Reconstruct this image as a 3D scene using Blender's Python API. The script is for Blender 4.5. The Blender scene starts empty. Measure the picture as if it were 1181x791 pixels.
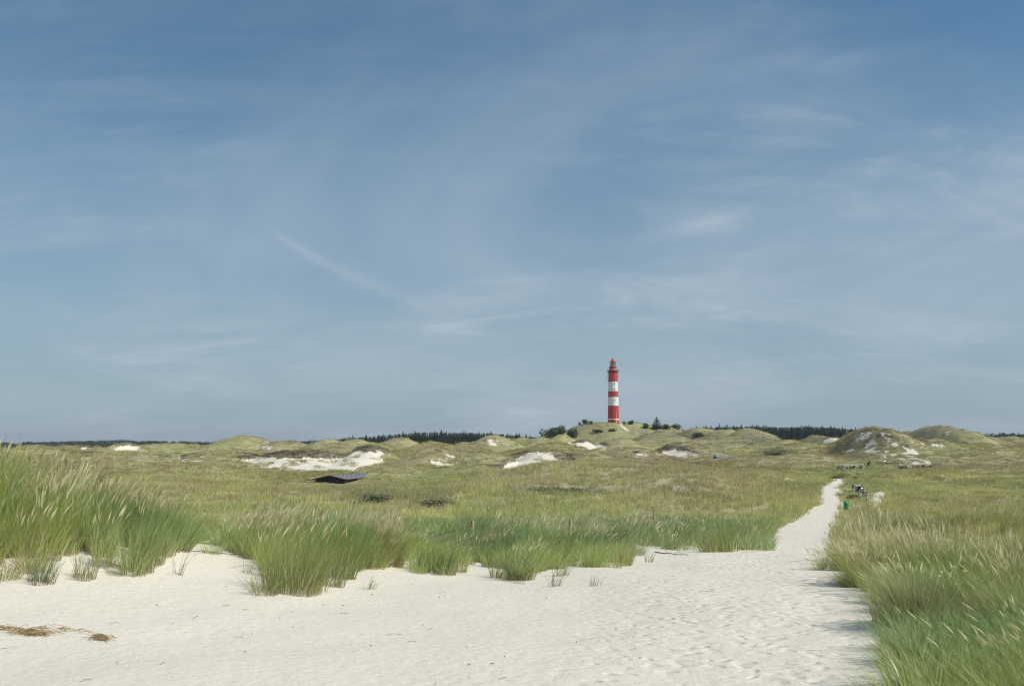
import bpy, bmesh, math, random
import numpy as np
from mathutils import Vector, Matrix

random.seed(7)
rng = np.random.default_rng(11)
sc = bpy.context.scene
COL = sc.collection
R = math.radians

# ------------------------------------------------------------------ camera
F = 1159.0
CX, CY, HOR = 590.5, 395.5, 514.0
PIT = math.atan((HOR - CY) / F)
CAMZ = 7.0
cam_data = bpy.data.cameras.new('camera')
cam = bpy.data.objects.new('camera', cam_data)
COL.objects.link(cam)
cam.location = (0, 0, CAMZ)
cam.rotation_euler = (math.pi / 2 + PIT, 0, 0)
cam_data.sensor_width = 36.0
cam_data.lens = F * 36.0 / 1181.0
cam_data.clip_start = 0.1
cam_data.clip_end = 20000
sc.camera = cam
cP, sP = math.cos(PIT), math.sin(PIT)


def at(px, row, d):
    """world point seen at photo pixel px,row at world depth d"""
    u = (px - CX) / F
    v = (CY - row) / F
    t = d / (cP - v * sP)
    return Vector((u * t, d, CAMZ + (sP + v * cP) * t))


def project(x, y, z):
    z = z - CAMZ
    fw = y * cP + z * sP
    up = -y * sP + z * cP
    fw = np.where(fw < 0.05, 0.05, fw)
    return CX + F * x / fw, CY - F * up / fw


# ------------------------------------------------------------------ noise
def _hash(i, j, s):
    n = (i.astype(np.int64) * 374761393 + j.astype(np.int64) * 668265263 + s * 1442695041) & 0x7fffffff
    n = ((n ^ (n >> 13)) * 1274126177) & 0x7fffffff
    n = ((n ^ (n >> 15)) * 2246822519) & 0x7fffffff
    return ((n ^ (n >> 16)) & 0xffffff) / float(0xffffff)


def vnoise(x, y, s=0):
    xi, yi = np.floor(x), np.floor(y)
    fx, fy = x - xi, y - yi
    fx = fx * fx * fx * (fx * (fx * 6 - 15) + 10)
    fy = fy * fy * fy * (fy * (fy * 6 - 15) + 10)
    a = _hash(xi, yi, s); b = _hash(xi + 1, yi, s)
    c = _hash(xi, yi + 1, s); d = _hash(xi + 1, yi + 1, s)
    return (a + (b - a) * fx) * (1 - fy) + (c + (d - c) * fx) * fy


def fbm(x, y, o=4, s=0):
    t = 0; a = 0.5; n = 0
    for k in range(o):
        t = t + a * vnoise(x * 0.87 + y * 0.5 * (k % 2), y * 0.87 - x * 0.5 * (k % 2), s + k * 17)
        n += a
        a *= 0.5; x = x * 2.03 + 3.1; y = y * 2.03 + 7.7
    return t / n        # 0..1


def inpoly(px, py, poly):
    r = np.zeros(px.shape, bool)
    n = len(poly)
    for i in range(n):
        x1, y1 = poly[i]; x2, y2 = poly[(i + 1) % n]
        if y1 == y2:
            continue
        c = ((y1 > py) != (y2 > py)) & (px < (x2 - x1) * (py - y1) / (y2 - y1) + x1)
        r ^= c
    return r


def sstep(a, b, x):
    t = np.clip((x - a) / (b - a), 0, 1)
    return t * t * (3 - 2 * t)


# ------------------------------------------------------------------ terrain
PD = np.array([-4000, -60, 0, 7, 12, 17, 30, 45, 62, 80, 107, 150, 200, 400, 700, 1500, 9000.])
PZ = np.array([-3, -1.9, -1.5, -1.55, -1.78, -2.1, -2.95, -3.85, -4.7, -5.25, -5.4, -5.35, -5.3, -5.0, -4.6, -4, -4.])
_dd = np.concatenate([np.linspace(-100, 160, 1041), np.geomspace(161, 9000, 300)])
_zz = np.interp(_dd, PD, PZ)
_k = np.ones(31) / 31
_zs = np.convolve(np.pad(_zz, 15, mode='edge'), _k, 'valid')
_zz[:1020] = _zs[:1020]


def profile(y):
    return np.interp(y, _dd, _zz)


# px, top row, distance, half width px, half depth m, power
BUMPS = [
    (284, 504, 480, 44, 60, 2), (205, 512, 430, 90, 50, 2), (148, 513, 330, 26, 16, 2), (60, 517, 300, 70, 40, 2), (106, 516, 290, 22, 14, 2),
    (-40, 514, 300, 70, 40, 2),
    (415, 509, 430, 50, 30, 2), (457, 505, 520, 30, 25, 2), (330, 509, 450, 40, 30, 2),
    (543, 511, 350, 34, 34, 2), (572, 504, 440, 38, 25, 2), (505, 513, 330, 60, 40, 2), (620, 506, 480, 40, 30, 2),
    (640, 511, 340, 60, 40, 2),
    (705, 488.5, 650, 62, 60, 4), (645, 496.5, 610, 30, 40, 2), (755, 491.5, 640, 50, 50, 2.5), (805, 493.5, 560, 50, 40, 2), (832, 496, 530, 36, 40, 2), (860, 494.5, 500, 38, 40, 2), (382, 508.5, 440, 30, 30, 2), (940, 504.5, 430, 26, 30, 2), (1046, 496.5, 420, 24, 30, 2), (600, 504.5, 500, 30, 30, 2),
    (760, 501, 430, 55, 35, 2), (715, 507, 400, 55, 20, 2), (830, 505, 400, 70, 30, 2), (900, 508, 380, 60, 30, 2),
    (672, 508, 350, 40, 16, 2), (785, 514, 275, 42, 20, 2), (730, 519, 240, 50, 24, 2), (850, 516, 340, 50, 20, 2),
    (622, 516, 240, 46, 22, 2), (560, 521, 225, 50, 20, 2), (680, 521, 235, 40, 22, 2),
    (345, 523, 240, 70, 20, 2), (425, 517, 245, 30, 22, 2), (500, 518, 235, 42, 28, 2), (260, 522, 250, 55, 30, 2), (120, 524, 230, 90, 30, 2),
    (955, 504, 400, 26, 26, 2), (920, 512, 330, 60, 40, 2), (1005, 497.5, 290, 38, 30, 2), (1050, 508, 290, 46, 32, 2),
    (1085, 491, 390, 38, 40, 2.4), (1128, 502, 380, 34, 34, 2), (1170, 504.5, 400, 32, 34, 2), (1200, 512, 300, 70, 40, 2), (1120, 518, 270, 70, 26, 2),
    (1250, 508, 380, 70, 40, 2), (-150, 506, 420, 80, 60, 2),
    (120, 535, 195, 75, 15, 2), (245, 536, 180, 50, 12, 2), (30, 541, 165, 70, 12, 2), (190, 552, 135, 60, 10, 2), (480, 544, 168, 46, 12, 2), (560, 549, 150, 50, 10, 2),
    (650, 545, 165, 50, 12, 2), (720, 548, 150, 55, 10, 2), (790, 538, 175, 50, 12, 2), (860, 545, 160, 44, 12, 2), (1130, 536, 185, 60, 14, 2), (1060, 548, 150, 60, 9, 2), (1180, 551, 135, 60, 9, 2), (880, 566, 110, 34, 8, 2), (690, 566, 108, 50, 7, 2), (320, 566, 110, 50, 7, 2),
    (830, 545, 165, 110, 30, 2), (700, 536, 185, 90, 22, 2), (905, 527, 240, 80, 26, 2), (760, 562, 112, 70, 14, 2),
    (250, 546, 175, 110, 20, 2), (620, 557, 128, 60, 14, 2), (1130, 545, 160, 90, 24, 2),
    (900, 509, 800, 150, 120, 2), (470, 513, 800, 170, 130, 2), (1170, 507, 1000, 60, 100, 2),
]


def near_bumps(x, y):
    z = 0
    z = z + 1.42 * np.exp(-((x + 7.9) / 3.3) ** 2 - ((y - 13.3) / 3.0) ** 2)      # grassy dune, left
    z = z + 0.35 * np.exp(-((x + 3.5) / 2.2) ** 2 - ((y - 17) / 3.0) ** 2)
    z = z + 0.10 * np.exp(-((x - 9.5) / 5) ** 2 - ((y - 17) / 7) ** 2)
    z = z + 0.55 * np.exp(-((x - 23) / 10) ** 4 - ((y - 34) / 5.5) ** 2)
    z = z + 0.42 * np.exp(-((x + 2.2) / 2.6) ** 2 - ((y - 26) / 3) ** 2)
    return z


def H0(x, y):
    x = np.asarray(x, float); y = np.asarray(y, float)
    r = np.hypot(x, y)
    base = profile(y) + CAMZ
    z = base + near_bumps(x, y)
    far = sstep(60, 130, r)
    ay = np.where(y < 1, 1, y)
    wx = (fbm(x / 45 + 5, y / 45, 3, 91) - 0.5) * 14 * far
    wy = (fbm(x / 45 + 15, y / 45 + 9, 3, 57) - 0.5) * 22 * far
    for (px, row, d, w, dep, p) in BUMPS:
        c = at(px, row, d)
        sw = w * d / F
        g = np.exp(-(np.abs((x + wx * min(1, sw / 30) - c.x) / sw) ** p) - (np.abs((y + wy * min(1, dep / 50) - c.y) / dep) ** p))
        b = base + (c.z - profile(d) - CAMZ) * g
        k = np.clip(g * 3, 0.02, 1) * (0.8 if d > 150 else 0.25)
        z = np.maximum(z, b) + np.maximum(k - np.abs(z - b), 0) ** 2 / (4 * k) * np.clip(g * 4, 0, 1)
    # rolling relief
    u = CX + F * x / ay
    corr = 1 - 0.9 * np.exp(-((u - 950) / 55) ** 4) * (1 - sstep(150, 190, y))
    farr = sstep(55, 80, r) * corr
    rid = 1 - np.abs(fbm(x / 19, y / 15, 3, 4) - 0.5) * 4.4
    z = z + far * (fbm(x / 38, y / 38, 3, 3) - 0.5) * 1.5 * sstep(110, 200, r)
    z = z + farr * rid * (0.32 + 0.45 * sstep(130, 200, r)) * (1 - 0.6 * sstep(300, 450, r))
    z = z + farr * (fbm(x / 5.5, y / 6.5, 2, 6) - 0.5) * 0.55 * (1 - sstep(250, 380, r))
    z = z + farr * (fbm(x / 10, y / 13, 3, 12) - 0.5) * 1.7 * sstep(240, 330, r) * (1 - sstep(600, 800, r))
    hum = np.maximum(fbm(x / 24 + 3, y / 20, 2, 14) - 0.48, 0) * 6.5
    z = z + farr * hum * sstep(72, 115, y) * (1 - sstep(135, 185, y)) * (1 - np.exp(-((x + 25) / 13) ** 4 - ((y - 152) / 30) ** 4))
    z = z - 0.55 * np.exp(-((x + 26) / 6) ** 2 - ((y - 147) / 9) ** 2)
    # small relief near
    z = z + (1 - sstep(50, 120, r)) * ((fbm(x / 3.1, y / 3.1, 3, 8) - 0.5) * 0.16 + (fbm(x / 1.1, y / 1.1, 2, 9) - 0.5) * 0.05)
    return z


# sand areas: polygons in the photograph resolved onto the terrain over a range of distances
SAND = [
    (0, 175, 1.0, [(-400, 655), (-60, 655), (0, 652), (14, 640), (24, 655), (40, 664), (60, 660), (66, 646), (80, 640), (98, 634), (112, 636), (122, 652), (130, 664), (160, 662), (190, 655), (202, 640), (205, 618), (222, 614), (238, 624), (262, 632),
                 (285, 645), (302, 652), (310, 672), (330, 683), (352, 684), (372, 672), (400, 668), (430, 655), (455, 648), (466, 662), (500, 664), (532, 660), (545, 645), (560, 652), (585, 668),
                 (606, 672), (622, 655), (650, 650), (716, 652), (722, 632), (742, 624), (770, 632), (800, 631), (830, 632), (862, 635), (888, 634), (884, 616), (908, 603), (934, 588),
                 (947, 577), (944, 567), (954, 556), (968, 552), (976, 554), (971, 562), (973, 570), (974, 578), (974, 594), (968, 606), (962, 622), (964, 642), (974, 658), (990, 670), (1000, 686), (1036, 684), (1038, 694), (1026, 716), (1026, 740), (1036, 766),
                 (1044, 800), (1080, 1200), (1500, 6000), (-3000, 6000), (-1500, 900)]),
    (18, 45, 0.8, [(478, 612), (500, 605), (525, 606), (528, 614), (505, 620), (480, 622)]),
    (11, 16, 0.6, [(28, 590), (40, 582), (50, 592), (46, 606), (34, 604)]),
    (60, 130, 1.0, [(1003, 582), (1006, 572), (1016, 566), (1022, 572), (1019, 581), (1010, 584)]),
    (60, 130, 1.0, [(976, 563), (992, 565), (1008, 564), (1008, 567), (990, 568), (976, 566)]),
    (60, 130, 1.0, [(976, 586), (990, 582), (997, 580), (996, 583), (982, 589)]),
    (180, 300, 1.0, [(272, 529), (300, 526), (345, 525), (390, 527), (418, 518), (432, 518), (447, 523), (440, 532), (420, 538), (400, 545), (360, 549), (340, 549), (325, 547), (300, 541), (288, 534)]),
    (180, 300, 1.0, [(550, 540), (575, 538), (590, 531), (605, 522), (620, 517), (632, 516), (640, 522), (648, 529), (665, 531), (660, 536), (640, 541), (620, 542), (607, 548), (585, 549), (552, 546)]),
    (290, 420, 1.0, [(654, 510), (678, 508), (700, 513), (697, 516), (684, 517), (668, 515)]),
    (225, 330, 1.0, [(757, 522), (772, 517), (788, 518), (808, 523), (806, 526), (780, 526), (760, 526)]),
    (200, 330, 0.5, [(728, 524), (750, 521), (752, 526), (730, 528)]),
    (180, 320, 0.45, [(493, 536), (505, 524), (520, 524), (530, 534), (515, 539)]),
    (380, 520, 0.5, [(556, 512), (566, 506), (576, 507), (574, 514), (560, 516)]),
    (250, 400, 1.0, [(92, 519), (95, 515), (108, 518), (108, 521)]),
    (250, 400, 1.0, [(132, 518), (136, 513), (150, 512), (162, 514), (160, 519)]),
    (220, 400, 0.6, [(62, 526), (70, 521), (86, 522), (84, 528)]),
    (220, 400, 0.5, [(150, 533), (200, 526), (240, 528), (220, 534), (170, 536)]),
    (350, 560, 0.8, [(290, 517), (310, 513), (318, 516), (305, 519)]),
    (330, 480, 1.0, [(948, 510), (955, 505), (972, 504), (968, 507), (955, 511)]),
    (240, 340, 0.8, [(984, 501), (1000, 498), (1025, 500), (1026, 503), (1004, 502), (990, 504)]),
    (220, 340, 0.42, [(975, 520), (985, 505), (1010, 503), (1035, 510), (1060, 524), (1074, 538), (1060, 540), (1030, 530), (1000, 524)]),
    (300, 460, 1.0, [(1092, 517), (1100, 513), (1112, 513), (1120, 517), (1108, 518)]),
    (250, 460, 0.7, [(1050, 509), (1075, 511), (1092, 514), (1090, 516), (1070, 513)]),
    (300, 460, 0.4, [(1085, 512), (1090, 498), (1098, 497), (1096, 512)]),
    (540, 700, 1.0, [(713, 488), (718, 488), (722, 493), (728, 496), (724, 497), (717, 493)]),
    (180, 420, 0.22, [(690, 555), (720, 540), (800, 536), (830, 545), (810, 570), (740, 580)]),
    (180, 420, 0.3, [(720, 545), (760, 538), (770, 544), (740, 550)]),
    (90, 170, 0.35, [(640, 590), (680, 582), (700, 586), (690, 592), (650, 594)]),
]


BLOW = [p for p in SAND if p[0] >= 180 and p[1] <= 430 and p[2] == 1.0 and len(p[3]) > 4]


def blow(x, y, z0):
    """how deep the wind has scooped out the slope, 0..1"""
    px, py = project(x, y, z0)
    jx = (fbm(x / 3.2, y / 5, 4, 25) - 0.5) * 20
    jy = (fbm(x / 3.2, y / 5, 4, 26) - 0.5) * 8
    s = np.zeros(x.shape)
    w = F * 0.7 / y
    for ox, oy in ((0, 0), (-1, 0), (1, 0), (0, 0.9), (0, -0.9), (0.6, 0.6), (-0.6, 0.6)):
        m = np.zeros(x.shape, bool)
        for (d0, d1, a, poly) in BLOW:
            m |= inpoly(px + jx + ox * w, py + jy + oy, poly) & (y > d0) & (y < d1)
        s += m
    return s / 7


def H(x, y):
    x = np.asarray(x, float); y = np.asarray(y, float)
    z = H0(x, y)
    k = (y > 175) & (y < 430) & (np.abs(x) < y * 0.62)
    if k.any():
        xs, ys = x[k], y[k]
        z[k] = z[k] - 0.75 * blow(xs, ys, z[k])
    return z


def sand_cover(x, y, z, plants=False, drow=0.0):
    """0 grown over .. 1 bare sand"""
    r = np.hypot(x, y)
    z = np.array(z, float)
    k = (y > 175) & (y < 430) & (np.abs(x) < y * 0.62)
    if k.any():
        z[k] = H0(x[k], y[k])       # the outline of a blowout is that of the slope before it was scooped out
    px, py = project(x, y, z)
    front = y > 0.5
    near = 1 - sstep(30, 120, r)
    jx = (fbm(x * 1.3, y * 1.3, 3, 21) - 0.5) * 26 * near + (fbm(x / 3.2, y / 5, 4, 25) - 0.5) * 20 * (1 - near)
    jy = (fbm(x * 1.3, y * 1.3, 3, 22) - 0.5) * 12 * near + (fbm(x / 3.2, y / 5, 4, 26) - 0.5) * 8 * (1 - near)
    calm = 1 - 0.65 * sstep(880, 930, px) * near      # the trodden edge of the path runs clean
    jx = jx * calm; jy = jy * calm
    s = np.zeros(x.shape)
    for (d0, d1, a, poly) in SAND:
        jf = min(1.0, (max(q[0] for q in poly) - min(q[0] for q in poly)) / 90.0) if d0 > 100 else 1.0
        m = inpoly(px + jx * jf, py + jy * jf + drow, poly) & (y > d0) & (y < d1) & front
        if a < 1:          # open turf: sand shows between the plants
            fl = fbm(x / (0.55 + d0 / 700), y / (0.9 + d0 / 260), 2, 31)
            m = m & (fl > 0.475 + (0.6 - a) * 0.30)
        s = np.where(m, 1.0, s)
    s = np.where((~front) & (np.abs(x) < 40), 1.0, s)
    s = np.where((y <= 9) & (y > 0.5) & (x < 2.55 + (y - 7) * 0.3) & (py > 660), 1.0, s)
    return s


G1 = np.array((0.340, 0.415, 0.125)); G2 = np.array((0.265, 0.385, 0.155)); OL = np.array((0.425, 0.390, 0.175))
ST = np.array((0.55, 0.49, 0.29)); BR = np.array((0.330, 0.262, 0.140)); DK = np.array((0.13, 0.160, 0.085)); YG = np.array((0.540, 0.545, 0.190))


def mixc(a, b, t):
    return a * (1 - t[..., None]) + b * t[..., None]


def blob(px, py, cx, cy, rx, ry):
    return np.exp(-((px - cx) / rx) ** 2 - ((py - cy) / ry) ** 2)


def veg_colour(x, y, z):
    """the colour of the plants that grow at a place: species, dryness and painted-in relief shading"""
    r = np.hypot(x, y)
    px, py = project(x, y, z)
    n1 = fbm(x / 30, y / 45, 4, 41); n2 = fbm(x / 7, y / 12, 4, 42); n3 = fbm(x / 2.2, y / 2.6, 3, 43)
    c = np.ones(x.shape + (3,)) * OL
    c = mixc(c, YG, sstep(0.42, 0.62, n1) * 0.6)
    m1 = fbm(x / 9, y / 22, 3, 47)
    c = mixc(c, ST, sstep(0.58, 0.74, fbm(x / 3.3, y / 7, 3, 48)) * 0.30)
    c = mixc(c, ST, sstep(0.52, 0.75, n2) * 0.5)
    c = mixc(c, BR, sstep(0.55, 0.75, fbm(x / 22, y / 40, 4, 44)) * 0.55 * sstep(90, 140, r))
    # green grass in the near hollow
    c = mixc(c, YG, (1 - sstep(130, 210, r)) * 0.8)
    c = mixc(c, G1, (1 - sstep(30, 85, r)) * (0.85 - 0.35 * sstep(0.5, 0.7, n2)))
    c = mixc(c, G2, (1 - sstep(24, 60, r)) * sstep(0.48, 0.62, fbm(x / 4 + 50, y / 4, 3, 45)) * 0.8)
    for (cx, cy, rx, ry, a) in ((800, 618, 95, 26, .8), (560, 628, 60, 26, .85), (690, 622, 50, 22, .6), (400, 625, 40, 26, .4), (170, 620, 50, 40, .5), (1090, 740, 80, 60, .7)):
        c = mixc(c, G2 * 0.88, np.clip(blob(px, py, cx, cy, rx, ry) * 1.2, 0, 1) * a * (1 - sstep(50, 80, r)))
    c = mixc(c, ST * 0.8, (1 - sstep(20, 60, r)) * sstep(0.66, 0.8, n3) * 0.25)
    c = mixc(c, BR * 1.05, sstep(0.52, 0.66, m1) * 0.55 * sstep(60, 85, r))
    c = mixc(c, G1 * 0.9, (1 - sstep(0.36, 0.50, m1)) * 0.5 * sstep(55, 80, r) * (1 - sstep(200, 300, r)))
    # right-hand meadow: olive, drier
    rt = sstep(930, 990, px) * (1 - sstep(60, 120, r))
    c = mixc(c, np.array((0.400, 0.390, 0.135)), rt * 0.7 * sstep(9, 15, r))
    c = mixc(c, BR, rt * sstep(0.56, 0.7, n3) * 0.35)
    mid = sstep(85, 110, y) * (1 - sstep(240, 300, y))
    c = mixc(c, BR, np.clip(blob(px, py, 800, 560, 110, 26) * 0.9, 0, 1) * sstep(60, 90, y) * (0.4 + 0.6 * n2))
    c = mixc(c, np.array((0.34, 0.24, 0.145)), np.clip(blob(px, py, 760, 532, 60, 7), 0, 1) * mid * 0.8)
    c = mixc(c, BR, np.clip(blob(px, py, 1010, 520, 50, 16), 0, 1) * mid * 0.3)
    # hollows tinted darker, crests paler, standing in for relief shading
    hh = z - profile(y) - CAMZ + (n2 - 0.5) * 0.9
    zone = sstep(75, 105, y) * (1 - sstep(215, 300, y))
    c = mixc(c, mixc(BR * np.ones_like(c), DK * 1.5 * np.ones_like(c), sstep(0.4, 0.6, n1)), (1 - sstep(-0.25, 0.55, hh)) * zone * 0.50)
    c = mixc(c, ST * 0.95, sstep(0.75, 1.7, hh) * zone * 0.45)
    # rims of the blowouts: dark heath and roots
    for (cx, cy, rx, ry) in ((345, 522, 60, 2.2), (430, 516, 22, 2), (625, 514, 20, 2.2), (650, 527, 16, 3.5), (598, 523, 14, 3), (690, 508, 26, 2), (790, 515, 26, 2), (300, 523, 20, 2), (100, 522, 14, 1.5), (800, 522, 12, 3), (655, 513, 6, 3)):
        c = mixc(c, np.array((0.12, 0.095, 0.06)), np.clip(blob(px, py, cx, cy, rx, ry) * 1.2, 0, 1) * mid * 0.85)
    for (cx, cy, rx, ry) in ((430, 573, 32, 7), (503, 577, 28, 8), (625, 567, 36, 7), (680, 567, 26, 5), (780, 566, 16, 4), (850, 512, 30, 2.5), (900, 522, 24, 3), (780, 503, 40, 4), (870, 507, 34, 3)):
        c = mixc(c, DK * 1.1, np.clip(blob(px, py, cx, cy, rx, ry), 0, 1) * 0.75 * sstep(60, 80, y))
    c = mixc(c, G1 * 1.25, np.clip(blob(px, py, 1075, 520, 40, 9), 0, 1) * mid * 0.6)
    # torn turf and roots along the upper lip of each blowout
    d = np.where((y > 150) & (y < 430), sand_cover(x, y, z, drow=3.4) * (1 - sand_cover(x, y, z)), 0)
    c = mixc(c, np.array((0.10, 0.080, 0.052)), d * (0.5 + 0.45 * (n3 > 0.40)))
    c = c * (0.80 + 0.40 * n3)[..., None]
    return c


# ------------------------------------------------------------------ materials
class NT:
    def __init__(s, mat):
        s.t = mat.node_tree; s.n = s.t.nodes; s.l = s.t.links

    def node(s, typ, **kw):
        nd = s.n.new(typ)
        ins = kw.pop('ins', {})
        for k, v in kw.items():
            setattr(nd, k, v)
        for k, v in ins.items():
            s.set(nd, k, v)
        return nd

    def set(s, nd, k, v):
        i = nd.inputs[k]
        if hasattr(v, 'is_output') or isinstance(v, bpy.types.NodeSocket):
            s.l.new(v, i)
        else:
            i.default_value = v

    def math(s, op, a, b=None, c=None, clamp=False):
        nd = s.n.new('ShaderNodeMath'); nd.operation = op; nd.use_clamp = clamp
        for i, v in enumerate((a, b, c)):
            if v is not None:
                s.set(nd, i, v)
        return nd.outputs[0]

    def mix(s, f, a, b, typ='MIX'):
        nd = s.n.new('ShaderNodeMix'); nd.data_type = 'RGBA'; nd.blend_type = typ
        s.set(nd, 0, f); s.set(nd, 6, a); s.set(nd, 7, b)
        return nd.outputs[2]

    def noise(s, vec, scale, detail=3, rough=0.5, dist=0.0):
        nd = s.node('ShaderNodeTexNoise', ins={'Scale': scale, 'Detail': detail, 'Roughness': rough, 'Distortion': dist})
        if vec is not None:
            s.l.new(vec, nd.inputs['Vector'])
        return nd.outputs['Fac']

    def smooth(s, x, a, b):
        nd = s.n.new('ShaderNodeMapRange'); nd.interpolation_type = 'SMOOTHSTEP'
        s.set(nd, 0, x); nd.inputs[1].default_value = a; nd.inputs[2].default_value = b
        return nd.outputs[0]


def new_mat(name):
    m = bpy.data.materials.new(name); m.use_nodes = True
    nt = NT(m)
    bs = nt.n['Principled BSDF']
    return m, nt, bs


def simple(name, col, rough=0.7, metal=0.0, var=0.15, scale=3.0, bump=0.0, spec=0.3):
    m, nt, bs = new_mat(name)
    co = nt.node('ShaderNodeTexCoord').outputs['Object']
    f = nt.noise(co, scale, 4, 0.6)
    c1 = tuple(c * (1 - var) for c in col) + (1,)
    c2 = tuple(min(1, c * (1 + var)) for c in col) + (1,)
    nt.set(bs, 'Base Color', nt.mix(f, c1, c2))
    bs.inputs['Roughness'].default_value = rough
    bs.inputs['Metallic'].default_value = metal
    bs.inputs['Specular IOR Level'].default_value = spec
    if bump:
        b = nt.node('ShaderNodeBump', ins={'Strength': bump, 'Distance': 0.02, 'Height': f})
        nt.set(bs, 'Normal', b.outputs[0])
    return m


def sand_colour(nt, pos):
    a = nt.noise(pos, 0.6, 4, 0.6)
    b = nt.noise(pos, 45, 2, 0.7)
    c = nt.mix(a, (0.725, 0.655, 0.535, 1), (0.775, 0.71, 0.59, 1))
    return nt.mix(nt.math('MULTIPLY', nt.smooth(b, 0.3, 0.8), 0.35), c, (0.64, 0.57, 0.46, 1))


def ground_material():
    m, nt, bs = new_mat('dune_ground')
    pos = nt.node('ShaderNodeNewGeometry').outputs['Position']
    sand = nt.node('ShaderNodeAttribute', attribute_name='sand').outputs['Fac']
    gcol = nt.node('ShaderNodeAttribute', attribute_name='gcol').outputs['Color']
    foot = nt.node('ShaderNodeAttribute', attribute_name='foot').outputs['Fac']
    sc_ = sand_colour(nt, pos)
    # far vegetation texture
    sep = nt.node('ShaderNodeSeparateXYZ', ins={0: pos})
    n1 = nt.noise(pos, 1.6, 5, 0.7); n2 = nt.noise(pos, 0.35, 4, 0.65)
    g1 = nt.mix(nt.smooth(n1, 0.35, 0.7), gcol, (0.50, 0.45, 0.30, 1))
    g1 = nt.mix(0.45, g1, gcol)
    g2 = nt.mix(nt.math('MULTIPLY', nt.smooth(n2, 0.5, 0.75), 0.5), g1, nt.mix(1.0, gcol, (0.55, 0.5, 0.45, 1), 'MULTIPLY'))
    # litter: dry stalks and roots on the sand near the plants
    edge = nt.math('ADD', sand, nt.math('MULTIPLY', nt.math('SUBTRACT', nt.noise(pos, 5, 4, 0.7), 0.5), 0.7))
    f = nt.smooth(edge, 0.40, 0.60)
    nt.set(bs, 'Base Color', nt.mix(f, g2, sc_))
    bs.inputs['Roughness'].default_value = 0.95
    bs.inputs['Specular IOR Level'].default_value = 0.12
    # footprints and wind ripples as relief
    vo = nt.node('ShaderNodeTexVoronoi', feature='SMOOTH_F1', ins={'Scale': 5.5, 'Smoothness': 0.8, 'Randomness': 1.0})
    warp = nt.node('ShaderNodeVectorMath', operation='ADD', ins={0: pos})
    wn = nt.node('ShaderNodeTexNoise', ins={'Scale': 2.0, 'Detail': 2.0}); nt.l.new(pos, wn.inputs['Vector'])
    wsc = nt.node('ShaderNodeVectorMath', operation='SCALE', ins={0: wn.outputs['Color'], 'Scale': 0.5})
    nt.l.new(wsc.outputs[0], warp.inputs[1])
    nt.l.new(warp.outputs[0], vo.inputs['Vector'])
    prints = nt.smooth(vo.outputs['Distance'], 0.05, 0.5)
    fine = nt.noise(pos, 9, 4, 0.6)
    ripm = nt.node('ShaderNodeMapping', ins={'Scale': (1.4, 5.5, 1), 'Rotation': (0, 0, 0.35)}); nt.l.new(pos, ripm.inputs[0])
    rip = nt.noise(ripm.outputs[0], 2.0, 3, 0.5)
    h = nt.math('ADD', nt.math('MULTIPLY', nt.math('MULTIPLY', prints, foot), 0.020), nt.math('MULTIPLY', fine, 0.022))
    h = nt.math('ADD', h, nt.math('MULTIPLY', rip, 0.012))
    h = nt.math('ADD', h, nt.math('MULTIPLY', nt.noise(pos, 1.2, 2, 0.5), nt.math('MULTIPLY', foot, 0.05)))
    bp = nt.node('ShaderNodeBump', ins={'Strength': 0.9, 'Distance': 1.0, 'Height': h})
    nt.set(bs, 'Normal', bp.outputs[0])
    return m


def blade_material(name, head=(0.56, 0.49, 0.30)):
    m, nt, bs = new_mat(name)
    tint = nt.node('ShaderNodeAttribute', attribute_type='INSTANCER', attribute_name='tint').outputs['Color']
    return m, nt, bs, tint


def grass_material(name, from_instancer=True, col=None):
    m, nt, bs = new_mat(name)
    if from_instancer:
        tint = nt.node('ShaderNodeAttribute', attribute_type='INSTANCER', attribute_name='tint').outputs['Color']
    else:
        rgb = nt.node('ShaderNodeRGB'); rgb.outputs[0].default_value = (*col, 1); tint = rgb.outputs[0]
    bc = nt.node('ShaderNodeAttribute', attribute_name='bl')     # r: height along blade, g: random, b: dead / seed head
    sp = nt.node('ShaderNodeSeparateColor', ins={0: bc.outputs['Color']})
    hgt, rnd, dead = sp.outputs[0], sp.outputs[1], sp.outputs[2]
    c = nt.mix(nt.math('MULTIPLY', rnd, 0.45), tint, nt.mix(1.0, tint, (1.45, 1.30, 1.05, 1), 'MULTIPLY'))
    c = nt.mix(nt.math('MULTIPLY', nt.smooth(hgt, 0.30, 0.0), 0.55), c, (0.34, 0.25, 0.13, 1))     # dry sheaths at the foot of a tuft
    c = nt.mix(dead, c, nt.mix(rnd, (0.62, 0.53, 0.29, 1), (0.92, 0.86, 0.56, 1)))
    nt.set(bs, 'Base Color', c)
    bs.inputs['Roughness'].default_value = 0.55
    bs.inputs['Specular IOR Level'].default_value = 0.35
    tr = nt.node('ShaderNodeBsdfTranslucent', ins={'Color': c})
    mx = nt.node('ShaderNodeMixShader', ins={0: 0.30})
    out = nt.n['Material Output']
    nt.l.new(bs.outputs[0], mx.inputs[1]); nt.l.new(tr.outputs[0], mx.inputs[2])
    nt.l.new(mx.outputs[0], out.inputs['Surface'])
    return m


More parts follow.
